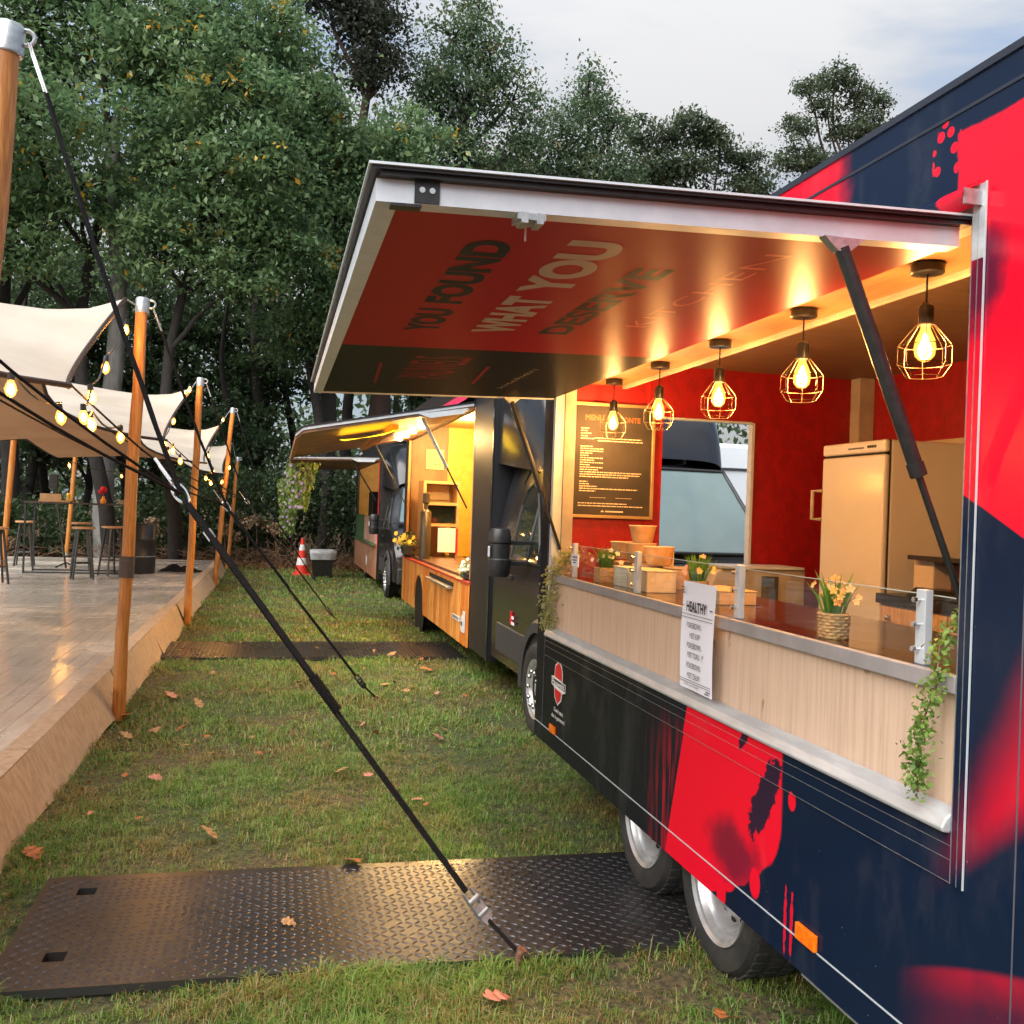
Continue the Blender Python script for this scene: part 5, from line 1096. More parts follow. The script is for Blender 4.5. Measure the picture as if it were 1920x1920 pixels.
for i, (rg_, st_) in enumerate(zip(RINGS, STK)):
    t = thing('guy_strap', (st_.x, st_.y, 0), SLB[i], 'guy strap', 'guy straps of the tent'); tp = PT[i]; hook = tp+Vector((.07, -.01, -.05)); low = Vector(tent_pt(VY[i]+.02, 0)) if i else Vector((-1.2, 1.6, 2.2))
    low2 = Vector(tent_pt(VY[i+1], .0)); d = st_-rg_
    m = MB(); ra = hook+(rg_-hook)*.045
    for dx in (-.004, .004): m.tube([hook+Vector((dx, 0, 0)), ra+(rg_-hook)*.08+Vector((dx, 0, 0))], .0035, 6)
    put(m, 'shackle', chrome, t)
    m = MB(); n_ = 10; s0 = ra+(rg_-hook)*.07
    for k in range(3): m.tube([s0+(rg_-s0)*(j/n_)+Vector((.006*math.cos(k*2.1+j*.9), .006*math.sin(k*2.1+j*.9), -.05*math.sin(math.pi*j/n_)*.6)) for j in range(n_+1)], .0055 if i == 0 else .006, 6)
    put(m, 'upper_rope', strapm, t)
    src = [Vector((-1.12, 1.9, 2.24)), Vector((-1.16, 2.35, 2.40))] if i == 0 else [Vector(tent_pt(VY[i], 0)), Vector(tent_pt(VY[i]-.5, 0))]
    if i < 3:
        for k, s in enumerate(src): put(MB().tube([s+(rg_-s)*(j/8)+Vector((0, 0, -.06*math.sin(math.pi*j/8))) for j in range(9)], .005 if i == 0 else .006, 6), 'side_rope', strapm, t)
    # carabiner: an elongated steel link
    dd = d.normalized(); sd_ = dd.cross(Vector((.3, -.9, .2))).normalized()
    m = MB(); up_ = (hook-rg_).normalized()
    m.tube([rg_-dd*.06+up_*.0, rg_-dd*.16], .006, 6); m.tube([rg_+dd*(.045*math.sin(a)+.0)+sd_*(.022*math.cos(a)) for a in [2*math.pi*k/20 for k in range(21)]], .0052, 7)
    m.tube([rg_-dd*.02+sd_*.004, rg_-dd*.13+sd_*.004], .004, 6); put(m, 'carabiner', chrome, t, smooth=True)
    w_ = .025 if i == 0 else .022; a0 = rg_+dd*.035
    slv0 = rg_+d*.40; slv1 = rg_+d*.475; rt0 = rg_+d*.855; rt1 = rg_+d*.915
    if i: rt0 = rg_+d*.86; rt1 = rg_+d*.92
    m = MB(); ribbon(m, a0, slv0, w_, .006); ribbon(m, a0+sd_*.006+Vector((.0, -.006, .006)), slv0+Vector((0, -.006, .006)), w_*.75, .004); put(m, 'wide_strap', strapm, t)
    if i == 0:
        put(MB().tube([slv0, slv1], [.017, .016], 12), 'sleeve', strapm, t)
        m = MB()
        for k in range(16): m.tube([slv0+(slv1-slv0)*(k/16)+(slv1-slv0).normalized().orthogonal()*0, slv0+(slv1-slv0)*((k+.6)/16)], .019, 10)
        put(m, 'sleeve_wrap', strapm, t)
        put(ribbon(MB(), a0+dd*.13, a0+dd*.17, w_*1.06, .014), 'white_label', paper, t)
    m = MB(); ribbon(m, slv0 if i else slv1-d*.01, rt0, .011, .004); ribbon(m, (slv0 if i else slv1-d*.01)+sd_*.012, rt0+sd_*.010, .009, .004); put(m, 'lower_strap', strapm, t)
    m = MB()
    for s in (-.019, .016): ribbon(m, rt0+sd_*s, rt1+sd_*s, .006, .022)
    m.tube([rt0+(rt1-rt0)*.3-sd_*.022, rt0+(rt1-rt0)*.3+sd_*.022], .010, 8); m.tube([rt0+(rt1-rt0)*.75-sd_*.022, rt0+(rt1-rt0)*.75+sd_*.022], .008, 8); ribbon(m, rt0+(rt1-rt0)*.5, rt1+dd*.01, .03, .012); put(m, 'ratchet', steel if i == 0 else blackm, t)
    m = MB(); ribbon(m, rt1, st_+Vector((0, 0, .03)), .014, .004); put(m, 'peg_loop', strapm, t)
    put(MB().tube([st_+Vector((-.012, .0, -.05)), st_+Vector((.004, -.004, .028)), st_+Vector((.012, -.006, .045))], [.012, .013, .018], 10), 'ground_peg', pm('rusty_peg', (.28, .13, .08), .7, 0, (.16, .07, .05), 40), t, smooth=True)
# string lights
def strings(label, pts, lit=True, e=.55):
    P = [at(x, y, Y) for x, y, Y in pts]; t = thing('string_lights', P[0], label, 'string lights', 'festoon strings on the tent')
    path = []
    for i in range(len(P)-1):
        a, bb = P[i]+Vector((0, 0, .075)), P[i+1]+Vector((0, 0, .075))
        for k in range(6): f = k/6; path.append(a+(bb-a)*f+Vector((0, 0, -.05*math.sin(math.pi*f))))
    path.append(P[-1]+Vector((0, 0, .075))); put(MB().tube(path, .006, 5), 'cable', black, t)
    for ip, p in enumerate(P):
        tl = Vector((random.uniform(-.2, .2), random.uniform(-.2, .2), 1)).normalized(); x, y, z = p
        put(MB().tube([p+tl*.075, p+tl*.04], [.014, .016], 8), 'socket', black, t)
        bu = put(MB().tube([p+tl*.04, p+tl*.02, p, p-tl*.025, p-tl*.04], [.012, .022, .027, .020, .004], 10), 'bulb', amberglass, t, smooth='all')
        put(MB().tube([p+tl*.022, p, p-tl*.022], [.010, .017, .008], 8), 'filament', bulbs, bu)
        if ip % 2: continue
        L = bpy.data.lights.new('bulb_light', 'POINT'); L.energy = e*6.5; L.color = (1, .52, .15); L.shadow_soft_size = .03
        lo = bpy.data.objects.new('bulb_light', L); COL.objects.link(lo); lo.location = p; lo.parent = t; lo.matrix_parent_inverse = Matrix.Translation(t.location).inverted()
strings('string of warm bulbs around the nearest low corner of the tent', [(235, 620, 7.0), (198, 690, 6.3), (172, 745, 5.65), (157, 783, 5.55), (172, 797, 5.65), (226, 820, 6.3)])
strings('single warm bulb string hanging inside the tent edge left of the nearest corner', [(20, 730, 4.6), (114, 783, 5.2)])
strings('string of warm bulbs at the second low corner of the tent', [(355, 731, 12.4), (325, 790, 11.0), (308, 832, 10.1), (313, 851, 10.1), (324, 845, 10.2), (338, 865, 10.8)], e=.6)
strings('string of warm bulbs at the third low corner of the tent near the far poles', [(418, 787, 18.2), (391, 855, 15.6), (399, 885, 15.6), (386, 897, 15.6), (395, 906, 15.7), (416, 904, 17), (430, 877, 18.3)], e=.6)
strings('string of three bulbs along the far side of the tent', [(130, 873, 17.6), (228, 893, 19.5), (331, 904, 22)], e=.6)

# ================================================================== BAR FURNITURE
def stool(x, y, h, label, rot=.3):
    t = thing('bar_stool', (x, y, PZ), label, 'bar stool', 'bar stools on the terrace'); z = PZ
    put(MB().lathe([(.0005, h-.035), (.165, h-.035), (.175, h-.028), (.175, h-.008), (.165, h), (.0005, h)], (x, y, z), 24), 'seat', seatw, t, smooth=True)
    for k in range(4):
        a = rot+math.pi/4+k*math.pi/2; put(MB().tube([(x+.11*math.cos(a), y+.11*math.sin(a), z+h-.036), (x+.215*math.cos(a), y+.215*math.sin(a), z)], [.019, .017], 8), 'leg', blackm, t)
    for hh, rr_ in ((.26, .18), (.34, .17)):
        for k in range(2):
            ks = (0, 1) if hh == .26 else (1, 2); k0 = ks[0]+2*k; a, b_ = rot+math.pi/4+k0*math.pi/2, rot+math.pi/4+(k0+1)*math.pi/2
            put(MB().tube([(x+rr_*math.cos(a), y+rr_*math.sin(a), z+hh), (x+rr_*math.cos(b_), y+rr_*math.sin(b_), z+hh)], .011, 6), 'footrest', blackm, t)
stool(-3.02, 16.45, .84, 'bar stool with round wooden seat nearest the second tent pole'); stool(-2.72, 17.3, .84, 'bar stool half hidden behind the second tent pole', .7); stool(-4.55, 19.3, .84, 'bar stool in front of the inner tent pole', .1)
stool(-4.0, 15.3, .84, 'bar stool at the left picture edge', .5); stool(-3.45, 18.6, .86, 'bar stool behind the table, right of the inner pole', .2)
def table(c0, c1, h, label):
    (xa, ya), (xb, yb) = c0, c1; t = thing('high_table', ((xa+xb)/2, (ya+yb)/2, PZ), label, 'table'); z = PZ
    put(B(xa, xb, ya, yb, z+h-.03, z+h), 'table_top', pm('dark_table_top', (.05, .03, .02), .4), t)
    for x in (xa+.03, xb-.03):
        for y in (ya+.03, yb-.03): put(B(x-.014, x+.014, y-.014, y+.014, z, z+h-.031), 'leg', blackm, t)
    for y in (ya+.03, yb-.03): put(B(xa+.03, xb-.03, y-.012, y+.012, z+.012, z+.036), 'foot_bar', blackm, t)
table((-4.15, 17.4), (-2.55, 18.1), 1.22, 'long high bar table with black legs behind the bar stools'); table((-5.4, 15.8), (-4.28, 16.4), 1.22, 'second high bar table at the left picture edge')
TT = PZ+1.22
tr_ = thing('serving_tray', (-3.7, 17.7, TT), 'wooden tray with small jars on the long bar table', 'tray'); put(B(-3.95, -3.45, 17.55, 17.85, TT+.001, TT+.03), 'tray_base', tanw, tr_); put(B(-3.93, -3.6, 17.56, 17.62, TT+.031, TT+.14), 'menu_holder', tanw, tr_); put(MB().lathe([(.0005, 0), (.03, 0), (.035, .1), (.02, .13), (.0005, .13)], (-3.5, 17.65, TT+.031), 10), 'jar', tyell, tr_)
fl_ = thing('red_vase', (-2.95, 17.7, TT), 'small vase with red flowers on the bar table in front of the grey trunk', 'vase'); put(MB().lathe([(.0005, 0), (.04, 0), (.05, .05), (.02, .10), (.025, .12)], (-2.95, 17.7, TT+.001), 12), 'vase_body', tyel, fl_, smooth=True)
m = MB(); m.ball((-2.95, 17.7, TT+.24), .06, 8); m.ball((-2.99, 17.66, TT+.2), .04, 8); m.tube([(-2.95, 17.7, TT+.1), (-2.95, 17.7, TT+.2)], .006, 5); put(m, 'bloom', redprint, fl_)
nb_ = thing('snack_bowl', (-2.65, 17.8, TT), 'pale bowl of snacks at the right end of the bar table', 'bowl'); put(MB().lathe([(.0005, 0), (.05, 0), (.09, .07), (.085, .07), (.0005, .03)], (-2.65, 17.8, TT+.001), 14), 'bowl_body', kraftl, nb_, smooth=True)
bar = thing('oil_drum', (-2.38, 18.0, PZ), 'black oil drum used as a bin behind the second tent pole', 'drum'); put(MB().lathe([(.0005, .0), (.27, 0), (.285, .02), (.285, .28), (.295, .30), (.285, .32), (.285, .58), (.295, .60), (.285, .62), (.285, .86), (.27, .88), (.0005, .87)], (-2.38, 18.0, PZ), 26), 'drum_body', black, bar, smooth=True); put(MB().lathe([(.298, .30), (.30, .305), (.298, .31)], (-2.38, 18.0, PZ), 26), 'drum_hoop', steel, bar)
rp = thing('rope_heap', (-1.75, 18.6, PZ), 'flat heap of dark cloth lying on the terrace right of the second pole', 'cloth heap')
put(MB().grid(lambda u, v: (-2.1+.75*u, 18.4+.5*v, PZ+.004+.14*math.sin(math.pi*u)**.8*math.sin(math.pi*v)*(1-.5*u+.25*math.sin(u*14+v*7))), 20, 10), 'cloth', strapm, rp, smooth='all')
df = thing('dried_bouquet', (-4.9, 16.1, TT), 'tall dried flower bouquet on the table at the left picture edge', 'bouquet')
put(MB().lathe([(.0005, 0), (.07, 0), (.08, .12), (.05, .2)], (-4.75, 16.1, TT+.001), 12), 'vase_body', tanw, df, smooth=True); P_ = np.array([-4.75, 16.1, TT+.0])+np.abs(RNG.normal(size=(220, 3)))*np.array([.0, 0, .16])+RNG.normal(size=(220, 3))*np.array([.10, .10, .03])+np.array([0, 0, .1]); V, F_ = leaves_np(P_, np.full(220, .06)); put(np_mesh('dried_heads', V, faces4=F_, mat=dryfl), 'dried_heads', dryfl, df)
lt = thing('floor_lamp_stand', (-3.95, 18.9, PZ), 'thin black microphone style stand left of the bar table', 'stand'); put(MB().tube([(-3.75, 18.9, PZ), (-3.98, 18.9, PZ+1.5)], .02, 8), 'stand_pole', blackm, lt); put(B(-4.08, -3.94, 18.85, 18.95, PZ+1.45, PZ+1.72), 'stand_head', blackm, lt, bevel=.01); put(MB().tube([(-3.9, 18.75, PZ+.02), (-3.75, 18.9, PZ+.1), (-3.6, 19.0, PZ+.02)], .015, 6), 'stand_foot', blackm, lt)
# cone, bin, baskets
cp_ = atz(565, 1079, 0); cn = thing('traffic_cone', (cp_.x, cp_.y, 0), 'red and white striped traffic cone on the lawn near the hedge', 'traffic cone'); cx_, cy_ = cp_.x, cp_.y
put(B(cx_-.21, cx_+.21, cy_-.21, cy_+.21, .005, .05), 'cone_base', hazard, cn, bevel=.02)
def crad(z): return .155-.125*(z-.05)/.78
for k, (z0, z1, mt) in enumerate(((.05, .24, hazard), (.24, .40, conew), (.40, .57, hazard), (.57, .70, conew), (.70, .84, hazard))): put(MB().lathe([(crad(z0), z0), (crad(z1), z1)] + ([(.0005, z1)] if k == 4 else []), (cx_, cy_, 0), 22), 'cone_band', mt, cn, smooth=True)
bp_ = atz(603, 1082, 0); bn_ = thing('waste_bin', (bp_.x, bp_.y, 0), 'black waste bin lined with a clear bag beside the traffic cone', 'bin'); x, y = bp_.x, bp_.y
put(MB().prism([(x-.19, y-.19, .01), (x+.19, y-.19, .01), (x+.19, y+.19, .01), (x-.19, y+.19, .01)], (0, 0, .01)).add([(x+a*r_, y+b_*r_, z) for r_, z in ((.20, .02), (.26, .58)) for a, b_ in ((-1, -1), (1, -1), (1, 1), (-1, 1))], [(i, (i+1) % 4, 4+(i+1) % 4, 4+i) for i in range(4)]), 'bin_body', black, bn_)
put(MB().add([(x+a*(r_+.012*math.sin(7*k)), y+b_*(r_+.01*math.cos(5*k)), z) for r_, z in ((.262, .40), (.28, .52), (.285, .60), (.25, .61), (.22, .45)) for k, (a, b_) in enumerate(((-1, -1), (-.3, -1.02), (.4, -1), (1, -1), (1, 0), (1, 1), (0, 1), (-1, 1), (-1, 0)))], [(j*9+i, j*9+(i+1) % 9, (j+1)*9+(i+1) % 9, (j+1)*9+i) for j in range(4) for i in range(9)]), 'bin_bag', binbag, bn_, smooth='all')
def basket(top, zpot, label, n=700, drop=.75, pot=True, seed=5):
    rg = np.random.default_rng(seed); x, y, z = top; t = thing('hanging_basket', top, label, 'hanging basket')
    r_ = .13; m = MB()
    for k in range(3): a = 2*math.pi*k/3+.5; m.tube([(x, y, z), (x+r_*math.cos(a), y+r_*math.sin(a), zpot+.17)], .004, 5)
    put(m, 'hanger', twigm, t)
    put(MB().lathe([(.0005, 0), (.085, 0), (.125, .15), (.14, .15), (.14, .18), (.12, .18), (.11, .14), (.0005, .13)], (x, y, zpot), 20), 'pot', pm('pot_grey', (.04, .04, .045), .5), t, smooth=True)
    # trailing foliage falls to one side
    a = rg.uniform(0, 6.28, n); u = rg.random(n); rr_ = .10+.13*rg.random(n); P = np.stack([x-.03*u+rr_*np.cos(a)*(1.1-.5*u), y+rr_*np.sin(a)*(1.1-.5*u), zpot+.20-u**1.0*drop*(.55+.45*rg.random(n))], 1)
    d = np.tile(np.array([0, 0, -1.0]), (n, 1)); V, F_ = leaves_np(P, np.full(n, .07), .2, .5, dirs=d); put(np_mesh('trailing_leaves', V, faces4=F_, mat=basketleaf), 'trailing_leaves', basketleaf, t)
    m = MB(); 
    for k in range(60):
        i = rg.integers(0, n); flower(m, P[i]+np.array([0, -.03, 0]), .028, 5, (-.3, -1, .1))
    put(m, 'blossoms', lilac, t, recalc=False)
p = at(567, 838, 13.7); q = at(571, 896, 13.7); basket(tuple(p), q.z, 'hanging basket in a dark grey pot under the wooden truck awning', 800, .7, seed=5)
p = at(546, 866, 18.9); basket(tuple(p), p.z-.55, 'long trailing hanging basket with lilac flowers under the farthest awning corner', 2000, 1.15, seed=9)

# ================================================================== TREES
def limb(m, a, bb, r0, r1, n=6, wob=.25, rg=random):
    a, bb = Vector(a), Vector(bb); L = (bb-a).length; pts = []; p1, p2, p3 = rg.uniform(0, 6.28), rg.uniform(0, 6.28), rg.uniform(0, 6.28); A = wob*L*.09
    for k in range(n+1):
        f = k/n; e = math.sin(math.pi*f)*A; pts.append(a+(bb-a)*f+Vector((math.sin(p1+f*5)*e, math.sin(p2+f*6)*e, math.sin(p3+f*4)*e*.4)))
    m.tube(pts, [r0+(r1-r0)*k/n for k in range(n+1)], 7, caps=False); return pts
def tree(name, label, base, lobes, nclump, perclump, lsize, lmat, bmat, tr, top=None, sig=(.36, .36, .15), group='trees round the clearing', seed=1, flat=1.1, shell=.6, cat='tree'):
    rg = np.random.default_rng(seed); rr_ = random.Random(seed); bx, by_ = base; t = thing(name, (bx, by_, 0), label, cat, group)
    L = np.array(lobes, float); cz = L[:, 2]; zt = top if top else float(np.max(cz)); m = MB()
    cxm = float(np.average(L[:, 0], weights=L[:, 3])); cym = float(np.mean(L[:, 1]))
    trunk = limb(m, (bx, by_, -.1), (bx+(cxm-bx)*.35, by_+(cym-by_)*.35, zt), tr, tr*.28, 9, .5, rr_)
    vol = L[:, 3]*L[:, 4]*L[:, 5]; vol = vol**.8; cnt = np.maximum(2, (nclump*vol/vol.sum()).astype(int)); C = []
    for i, lb in enumerate(L):
        c = Vector(lb[:3]); zs = max(1.2, min(zt*.95, c.z-.9*math.hypot(c.x-bx, c.y-by_)*.6-lb[5]*.3)); k = min(9, max(1, int(zs/zt*9))); st_ = trunk[k]
        limb(m, st_, c, tr*.34*(1-.5*k/9)+.02, .03, 5, .5, rr_)
        d = rg.normal(size=(cnt[i], 3)); d /= np.linalg.norm(d, axis=1)[:, None]; rad = (shell+(1-shell)*rg.random(cnt[i]))*rg.uniform(.55, 1.12, cnt[i])
        P = lb[:3]+d*rad[:, None]*lb[3:6]; C.append(P)
        for j in range(0, cnt[i], 3): limb(m, c+(Vector(P[j])-c)*.1, P[j], .035, .010, 3, .6, rr_)
    C = np.concatenate(C); n = len(C)*perclump; f = rg.normal(size=(n, 3))*np.array(sig)*rg.uniform(.5, 1.25, len(C)).repeat(perclump)[:, None]
    P = C.repeat(perclump, 0)+f; P[:, 2] -= .35*(f[:, 0]**2+f[:, 1]**2)
    put(m, 'trunk', bmat, t, smooth='all', recalc=False)
    V, F_ = leaves_np(P, np.full(n, lsize), flat); put(np_mesh('crown', V, faces4=F_, mat=lmat), 'crown', lmat, t)
    return t
def plobes(Y, specs):      # crown lobes given where the photograph shows them: (x, y, rx, ry, dY)
    o = []
    for s in specs:
        x, y, rx, ry = s[:4]; dY = s[4] if len(s) > 4 else 0; p = at(x, y, Y+dY); k = (Y+dY)*1.03/F_PX; o.append((p.x, p.y, p.z, rx*k, max(rx, ry)*k*.8, ry*k))
    return o
tx = lambda x, Y: at(x, 900, Y).x
tree('oak_tree', 'huge dark green oak tree over the left tent corner', (tx(215, 25), 25), plobes(25, [(-120, 120, 170, 120), (60, 40, 150, 100), (40, 220, 130, 90, -2), (150, 350, 120, 80, -1), (-60, 400, 150, 100), (60, 470, 110, 60, -1), (250, 120, 110, 90), (190, -60, 200, 90), (-150, 300, 120, 120, -2)]), 560, 60, .155, oakleaf, barkm, .2, 13, seed=11)
tree('oak_tree', 'big oak with yellowing branch standing behind the wooden tent poles', (tx(335, 24), 24), plobes(24, [(330, 60, 130, 90), (420, 160, 120, 80, -1), (340, 260, 130, 80), (480, 300, 120, 90, -1), (400, 400, 140, 80), (300, 470, 110, 60), (520, 440, 110, 80), (480, 60, 130, 90, 1), (560, 200, 90, 100, 1), (460, 510, 110, 50)]), 600, 60, .15, oakleaf, barkm, .18, 12, seed=12)
tree('oak_tree', 'broad green oak tree behind the trailer hatch corner', (tx(600, 26), 26), plobes(26, [(600, 270, 110, 90), (660, 400, 100, 100), (590, 480, 90, 90), (720, 300, 90, 80, 1), (740, 420, 80, 90, 1), (640, 580, 110, 70), (560, 620, 90, 70), (760, 250, 70, 60, 1), (700, 540, 100, 80, 1)]), 430, 60, .145, oakleaf, barkm, .18, 10.5, seed=13)
tree('pine_tree', 'dark pine with reddish trunk rising between the oaks', (tx(690, 30), 30), plobes(30, [(690, 60, 60, 55), (740, 120, 45, 40), (640, 20, 60, 45), (720, 20, 50, 45), (670, 140, 55, 40), (600, -30, 70, 50)]), 150, 70, .15, pinedark, barkp, .36, 16, (.30, .30, .2), seed=14)
tree('oak_tree', 'tall airy oak with pale sky gaps above the hatch', (tx(850, 31), 31), plobes(31, [(850, 70, 70, 60), (920, 110, 70, 70), (870, 180, 90, 70), (960, 190, 70, 70), (800, 170, 60, 80), (860, 290, 100, 60), (980, 270, 60, 60), (780, 290, 60, 60), (900, 20, 50, 40)]), 420, 40, .14, oakleaf2, barkm, .34, 15, (.36, .36, .2), seed=15)
tree('oak_tree', 'smaller round oak right of the tall airy one', (tx(1100, 33), 33), plobes(33, [(1100, 190, 60, 60), (1060, 250, 70, 60), (1140, 250, 50, 60), (1090, 320, 90, 50), (1010, 310, 60, 50), (1160, 320, 50, 50), (1105, 135, 30, 35)]), 290, 40, .14, oakleaf2, barkm, .3, 13, (.36, .36, .2), seed=16)
tree('pine_tree', 'low wide pine standing left of the tall pine behind the trailer', (tx(1320, 36), 36), plobes(36, [(1300, 235, 60, 30), (1250, 260, 55, 35), (1350, 270, 55, 40), (1220, 310, 60, 40), (1290, 320, 70, 40), (1390, 310, 50, 45), (1410, 350, 60, 40), (1200, 250, 40, 40)]), 190, 70, .16, pineleaf, barkp, .3, 14, (.30, .30, .15), seed=17)
tree('pine_tree', 'tall lone pine with flat crown against the grey sky', (tx(1590, 36), 36), plobes(36, [(1565, 150, 55, 28), (1510, 160, 30, 25), (1620, 180, 45, 28), (1550, 200, 40, 22), (1660, 200, 28, 28), (1500, 235, 40, 25), (1590, 245, 55, 30), (1640, 235, 40, 25), (1490, 290, 50, 30), (1540, 310, 60, 30), (1600, 300, 50, 35)]), 190, 70, .15, pineleaf, barkp, .32, 17, (.27, .27, .13), seed=18)
for i, (x, Y, y) in enumerate(((1720, 38, 330), (1850, 39, 300), (2050, 36, 250), (-420, 24, 150))):
    tree('oak_tree', ('oak hidden behind the trailer roof, left one', 'oak hidden behind the trailer roof, middle one', 'oak beyond the right picture edge', 'oak beyond the left picture edge')[i], (tx(x, Y), Y), plobes(Y, [(x, y, 90, 70), (x+70, y+90, 80, 70), (x-70, y+90, 80, 70), (x, y+180, 110, 70)]), 130, 36, .22, oakleaf2, barkm, .3, None, seed=30+i)
for i, (x, Y, lob) in enumerate(((60, 34, [(40, 330, 120, 110), (120, 520, 130, 90), (-30, 560, 110, 90), (60, 150, 110, 110)]), (300, 35, [(290, 380, 130, 110), (230, 560, 110, 80), (370, 590, 110, 80), (330, 180, 120, 120)]), (540, 36, [(540, 380, 110, 110), (500, 570, 100, 80), (600, 600, 80, 60), (560, 200, 100, 100)]),
                             (760, 37, [(740, 330, 90, 90), (700, 470, 90, 80), (800, 420, 90, 90), (780, 560, 90, 70)]), (960, 38, [(930, 330, 90, 60), (1000, 390, 90, 70), (900, 450, 90, 80)]), (1180, 39, [(1180, 350, 80, 50), (1240, 380, 80, 50), (1100, 380, 80, 50)]))):
    tree('backdrop_oak', 'leafy oak of the second row '+('behind the huge left oak', 'behind the oak with the yellowing branch', 'behind the oak at the hatch corner', 'behind the dark pine', 'behind the tall airy oak', 'behind the low wide pine')[i], (tx(x, Y), Y), plobes(Y, lob), 190, 48, .24, oakleaf2, barkm, .22, 9, (.62, .62, .34), seed=70+i, group='second row of trees', shell=.25)
# lower, darker trees of the wood's edge: their trunks and foliage close the view
und = [(100, 31, 560), (235, 32, 560), (350, 33, 570), (460, 35, 570), (40, 30, 620), (150, 31, 650), (270, 33, 640), (420, 30, 690), (500, 34, 660), (780, 32, 640), (880, 33, 660), (990, 33, 620), (-120, 28, 620), (1120, 36, 560)]
ulab = ('above the left tent corner', 'above the second tent pole', 'above the third tent pole', 'above the fourth tent pole', 'behind the left end of the tent', 'behind the second tent pole', 'between the second and third tent poles', 'behind the fourth tent pole', 'left of the hanging baskets', 'above the wooden truck awning', 'behind the wooden truck roof', 'behind the trailer hatch strut', 'beyond the left picture edge', 'behind the dark truck cab')
for i, (x, Y, y) in enumerate(und):
    r_ = random.Random(50+i); tree('understorey_tree', 'dark young tree of the wood edge '+ulab[i], (tx(x, Y), Y), plobes(Y, [(x+r_.uniform(-60, 60), y+r_.uniform(-40, 230), r_.uniform(60, 100), r_.uniform(50, 80), r_.uniform(-1.5, 2)) for k in range(5)]), 105, 40, .2, underleaf, barkm, r_.uniform(.1, .2), 8, seed=50+i, group='young trees at the edge of the wood')
for i, (x, Y, r_, mt, lab) in enumerate(((203, 25.2, .27, barkg, 'broad pale grey tree trunk behind the bar table'), (602, 27, .26, barkm, 'straight dark trunk left of the sky gap behind the hatch'), (655, 30, .2, barkm, 'thin dark trunk in the sky gap below the hatch'), (700, 27.5, .34, barkp, 'reddish pine trunk just right of the sky gap below the hatch'), (20, 27, .25, barkm, 'dark trunk at the left picture edge behind the terrace'), (480, 32, .2, barkm, 'slim trunk behind the farthest tent pole'))):
    bx = tx(x, Y); t = thing('bare_trunk_tree', (bx, Y, 0), lab, 'tree', 'trunks at the edge of the wood'); m = MB(); limb(m, (bx, Y, -.1), (bx+random.uniform(-.3, .3), Y, 11), r_, r_*.6, 9, .25); limb(m, (bx, Y, 6.5), (bx+1.2, Y+.4, 10), r_*.35, .05, 4, .3); put(m, 'trunk', mt, t, smooth='all', recalc=False)
    P_ = np.array([bx, Y, 10.6])+RNG.normal(size=(1500, 3))*np.array([1.3, 1.3, .8]); V, F_ = leaves_np(P_, np.full(1500, .2)); put(np_mesh('crown', V, faces4=F_, mat=oakleaf), 'crown', oakleaf, t)
# shrubs along the back
sh = [(-60, 25.5, 1.6, 1.3), (90, 26, 1.4, 1.2), (300, 26.5, 1.5, 1.4), (380, 26, 1.3, 1.9), (470, 26.5, 1.5, 2.2), (540, 27, 1.4, 2.6), (630, 26.5, 1.4, 2.4), (700, 27.5, 1.6, 2.4), (-200, 24, 1.6, 1.5), (800, 29, 1.7, 2.2)]
slab_ = ('at the left end behind the terrace', 'behind the inner tent pole', 'behind the terrace between the tent poles', 'behind the third tent pole', 'behind the farthest tent pole', 'behind the hanging baskets', 'behind the waste bin', 'beside the farthest truck', 'beyond the left picture edge', 'behind the wooden truck')
for i, (x, Y, r_, hh) in enumerate(sh):
    bx = tx(x, Y); rg = np.random.default_rng(80+i); t = thing('evergreen_shrub', (bx, Y, 0), 'dark evergreen shrub '+slab_[i], 'shrub', 'shrubs along the edge of the wood'); m = MB(); n = 3200
    for k in range(9): a = rg.uniform(0, 6.28); limb(m, (bx, Y, 0), (bx+math.cos(a)*r_*.7, Y+math.sin(a)*r_*.7, hh*rg.uniform(.5, 1)), .03, .008, 4)
    put(m, 'stems', barkm, t, recalc=False)
    nc = 80; d = rg.normal(size=(nc, 3)); d /= np.linalg.norm(d, axis=1)[:, None]; C = np.array([bx, Y, hh*.62])+d*rg.uniform(.6, 1.05, nc)[:, None]*np.array([r_, r_*.8, hh*.55]); C[:, 2] = np.maximum(C[:, 2], .12)
    P_ = C.repeat(n//nc, 0)+rg.normal(size=(nc*(n//nc), 3))*np.array([.22, .22, .14]); V, F_ = leaves_np(P_, np.full(len(P_), .12), .6); put(np_mesh('leaves', V, faces4=F_, mat=shrubleaf), 'leaves', shrubleaf, t)
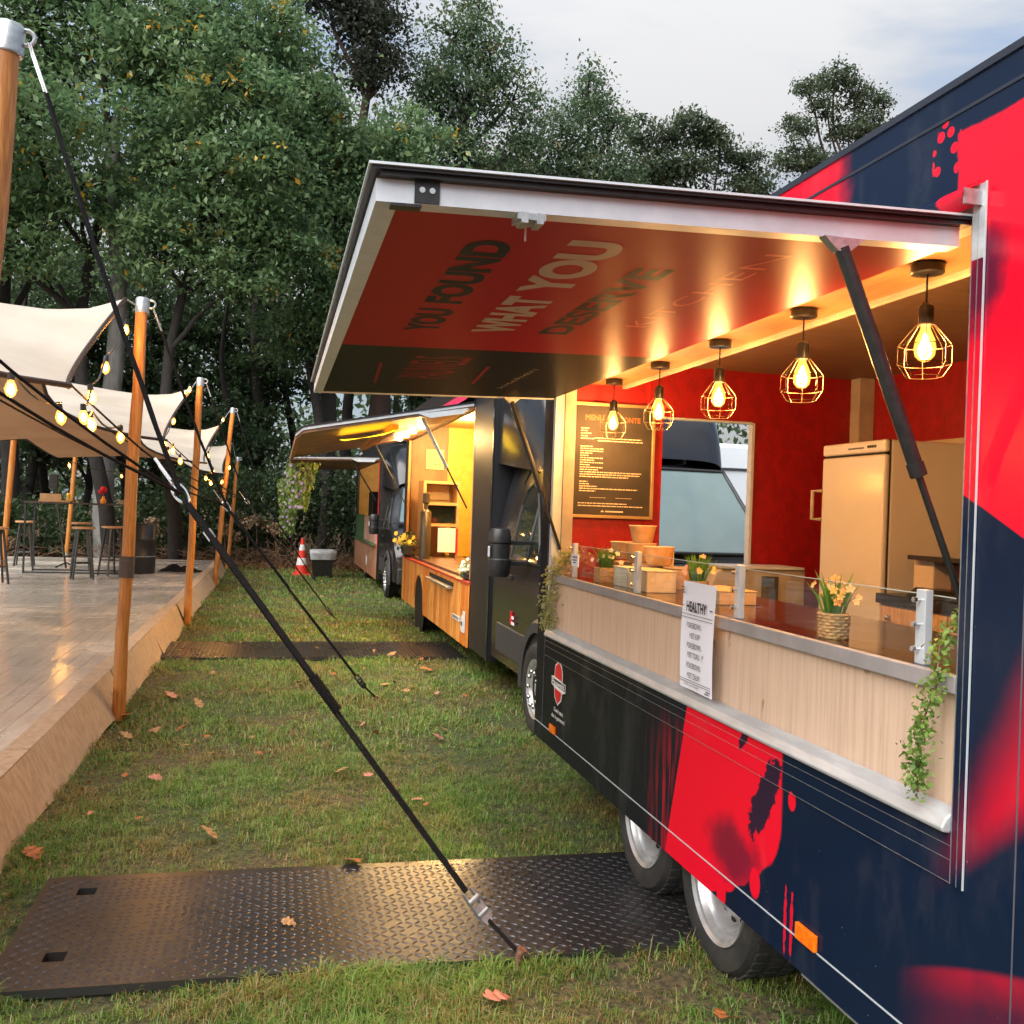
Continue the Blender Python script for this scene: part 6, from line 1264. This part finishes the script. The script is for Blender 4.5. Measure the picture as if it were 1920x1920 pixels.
# dried hydrangeas and brushwood in front of the shrubs
hyd = sorted([(20, 1010), (60, 1000), (285, 975), (300, 990), (345, 985), (445, 960), (462, 975), (480, 968), (500, 978), (515, 985), (440, 1000), (420, 985), (265, 985)])
for i, (x, y) in enumerate(hyd):
    p = at(x, y+6, 24.9+.5*((i*7) % 3)); rg = np.random.default_rng(100+i); t = thing('dried_hydrangea', (p.x, p.y, 0), 'dried brown hydrangea head in the border behind the terrace, '+('first', 'second', 'third', 'fourth', 'fifth', 'sixth', 'seventh', 'eighth', 'ninth', 'tenth', 'eleventh', 'twelfth', 'thirteenth')[i]+' from the left', 'dried flower', 'dried hydrangeas in the border'); m = MB()
    put(MB().tube([(p.x+.1, p.y, 0), (p.x+.04, p.y, p.z*.5), tuple(p)], .012, 5), 'stem', twigm, t)
    n = 120; d = rg.normal(size=(n, 3)); d /= np.linalg.norm(d, axis=1)[:, None]; V, F_ = leaves_np(np.array(p)+d*np.array([.19, .19, .15])*rg.uniform(.7, 1.1, n)[:, None], np.full(n, .085)); put(np_mesh('flower_head', V, faces4=F_, mat=dryfl), 'flower_head', dryfl, t)
m = MB(); rg = random.Random(9)
for k in range(1500):
    x = rg.uniform(-9, 4.5); y = rg.uniform(23.6, 26.2); a = rg.uniform(0, 6.28); L_ = rg.uniform(.25, .9); hgt = rg.uniform(.05, .75)*(1 if x > -.5 and rg.random() < .4 else .5); z0 = rg.uniform(0, .45)
    m.tube([(x, y, z0), (x+math.cos(a)*L_*.6, y+math.sin(a)*L_*.4, z0*.4+hgt)], [.008, .004], 3, caps=False)
br = put(m, 'brushwood', twigm, recalc=False); tag(br, 'tangle of dry twigs and brushwood under the shrubs at the edge of the wood', 'brushwood', kind='stuff')
n = 9000; P_ = np.stack([RNG.uniform(-10, 6, n), RNG.uniform(23.3, 30, n), RNG.uniform(.0, .12, n)], 1); V, F_ = leaves_np(P_, np.full(n, .11), .8, .6)
lo_ = bpy.data.objects.new('leaf_litter', np_mesh('leaf_litter', V, faces4=F_, mat=leafmat('litter_leaves', (.16, .08, .035), (.28, .16, .07), nsc=2))); COL.objects.link(lo_); tag(lo_, 'brown leaf litter covering the ground at the edge of the wood', 'leaf litter', kind='stuff')
# far wood that closes the view behind everything
rgw = np.random.default_rng(5); n = 26000; C = np.stack([rgw.uniform(-45, 60, 520), rgw.uniform(44, 62, 520), rgw.uniform(.5, 8.5, 520)], 1); C[:, 2] *= np.where(rgw.random(520) < .5, 1, .6)
P_ = C.repeat(n//520, 0)+rgw.normal(size=((n//520)*520, 3))*np.array([1.5, 1.5, .9]); V, F_ = leaves_np(P_, np.full(len(P_), .5), .5)
fw = bpy.data.objects.new('far_wood', np_mesh('far_wood', V, faces4=F_, mat=underleaf)); COL.objects.link(fw); tag(fw, 'far dark wood behind the clearing, one mass of foliage', 'wood', kind='stuff')
# bits of dead leaf and straw trodden into the lawn
rgl = np.random.default_rng(21); n = 5200; xx = rgl.uniform(-1.05, 1.75, n); yy = 2.4+20*rgl.random(n)**1.6; edge = rgl.random(n) < .3; xx = np.where(edge, -1.06+np.abs(rgl.normal(size=n))*.12, xx)
ok = ~((xx > PL1['x0']-.03) & (yy+.027*(xx-PL1['x0']) > PL1['y0']-.03) & (yy+.027*(xx-PL1['x0']) < PL1['y1']+.03)); clump = np.sin(xx*4.3+1.7*np.sin(yy*2.1))+np.sin(yy*3.3+xx*2) > -.2; ok &= clump | edge
P_ = np.stack([xx, yy, .012+.03*rgl.random(n)], 1)[ok]; V, F_ = leaves_np(P_, .02*np.ones(len(P_))*(.4+rgl.random(len(P_))), 1.2, .5)
lb_ = bpy.data.objects.new('leaf_bits', np_mesh('leaf_bits', V, faces4=F_, mat=leafmat('leaf_bit_brown', (.18, .09, .04), (.36, .24, .12), nsc=8))); COL.objects.link(lb_); tag(lb_, 'small dead leaf bits and straw trodden into the lawn', 'leaf litter', kind='stuff')
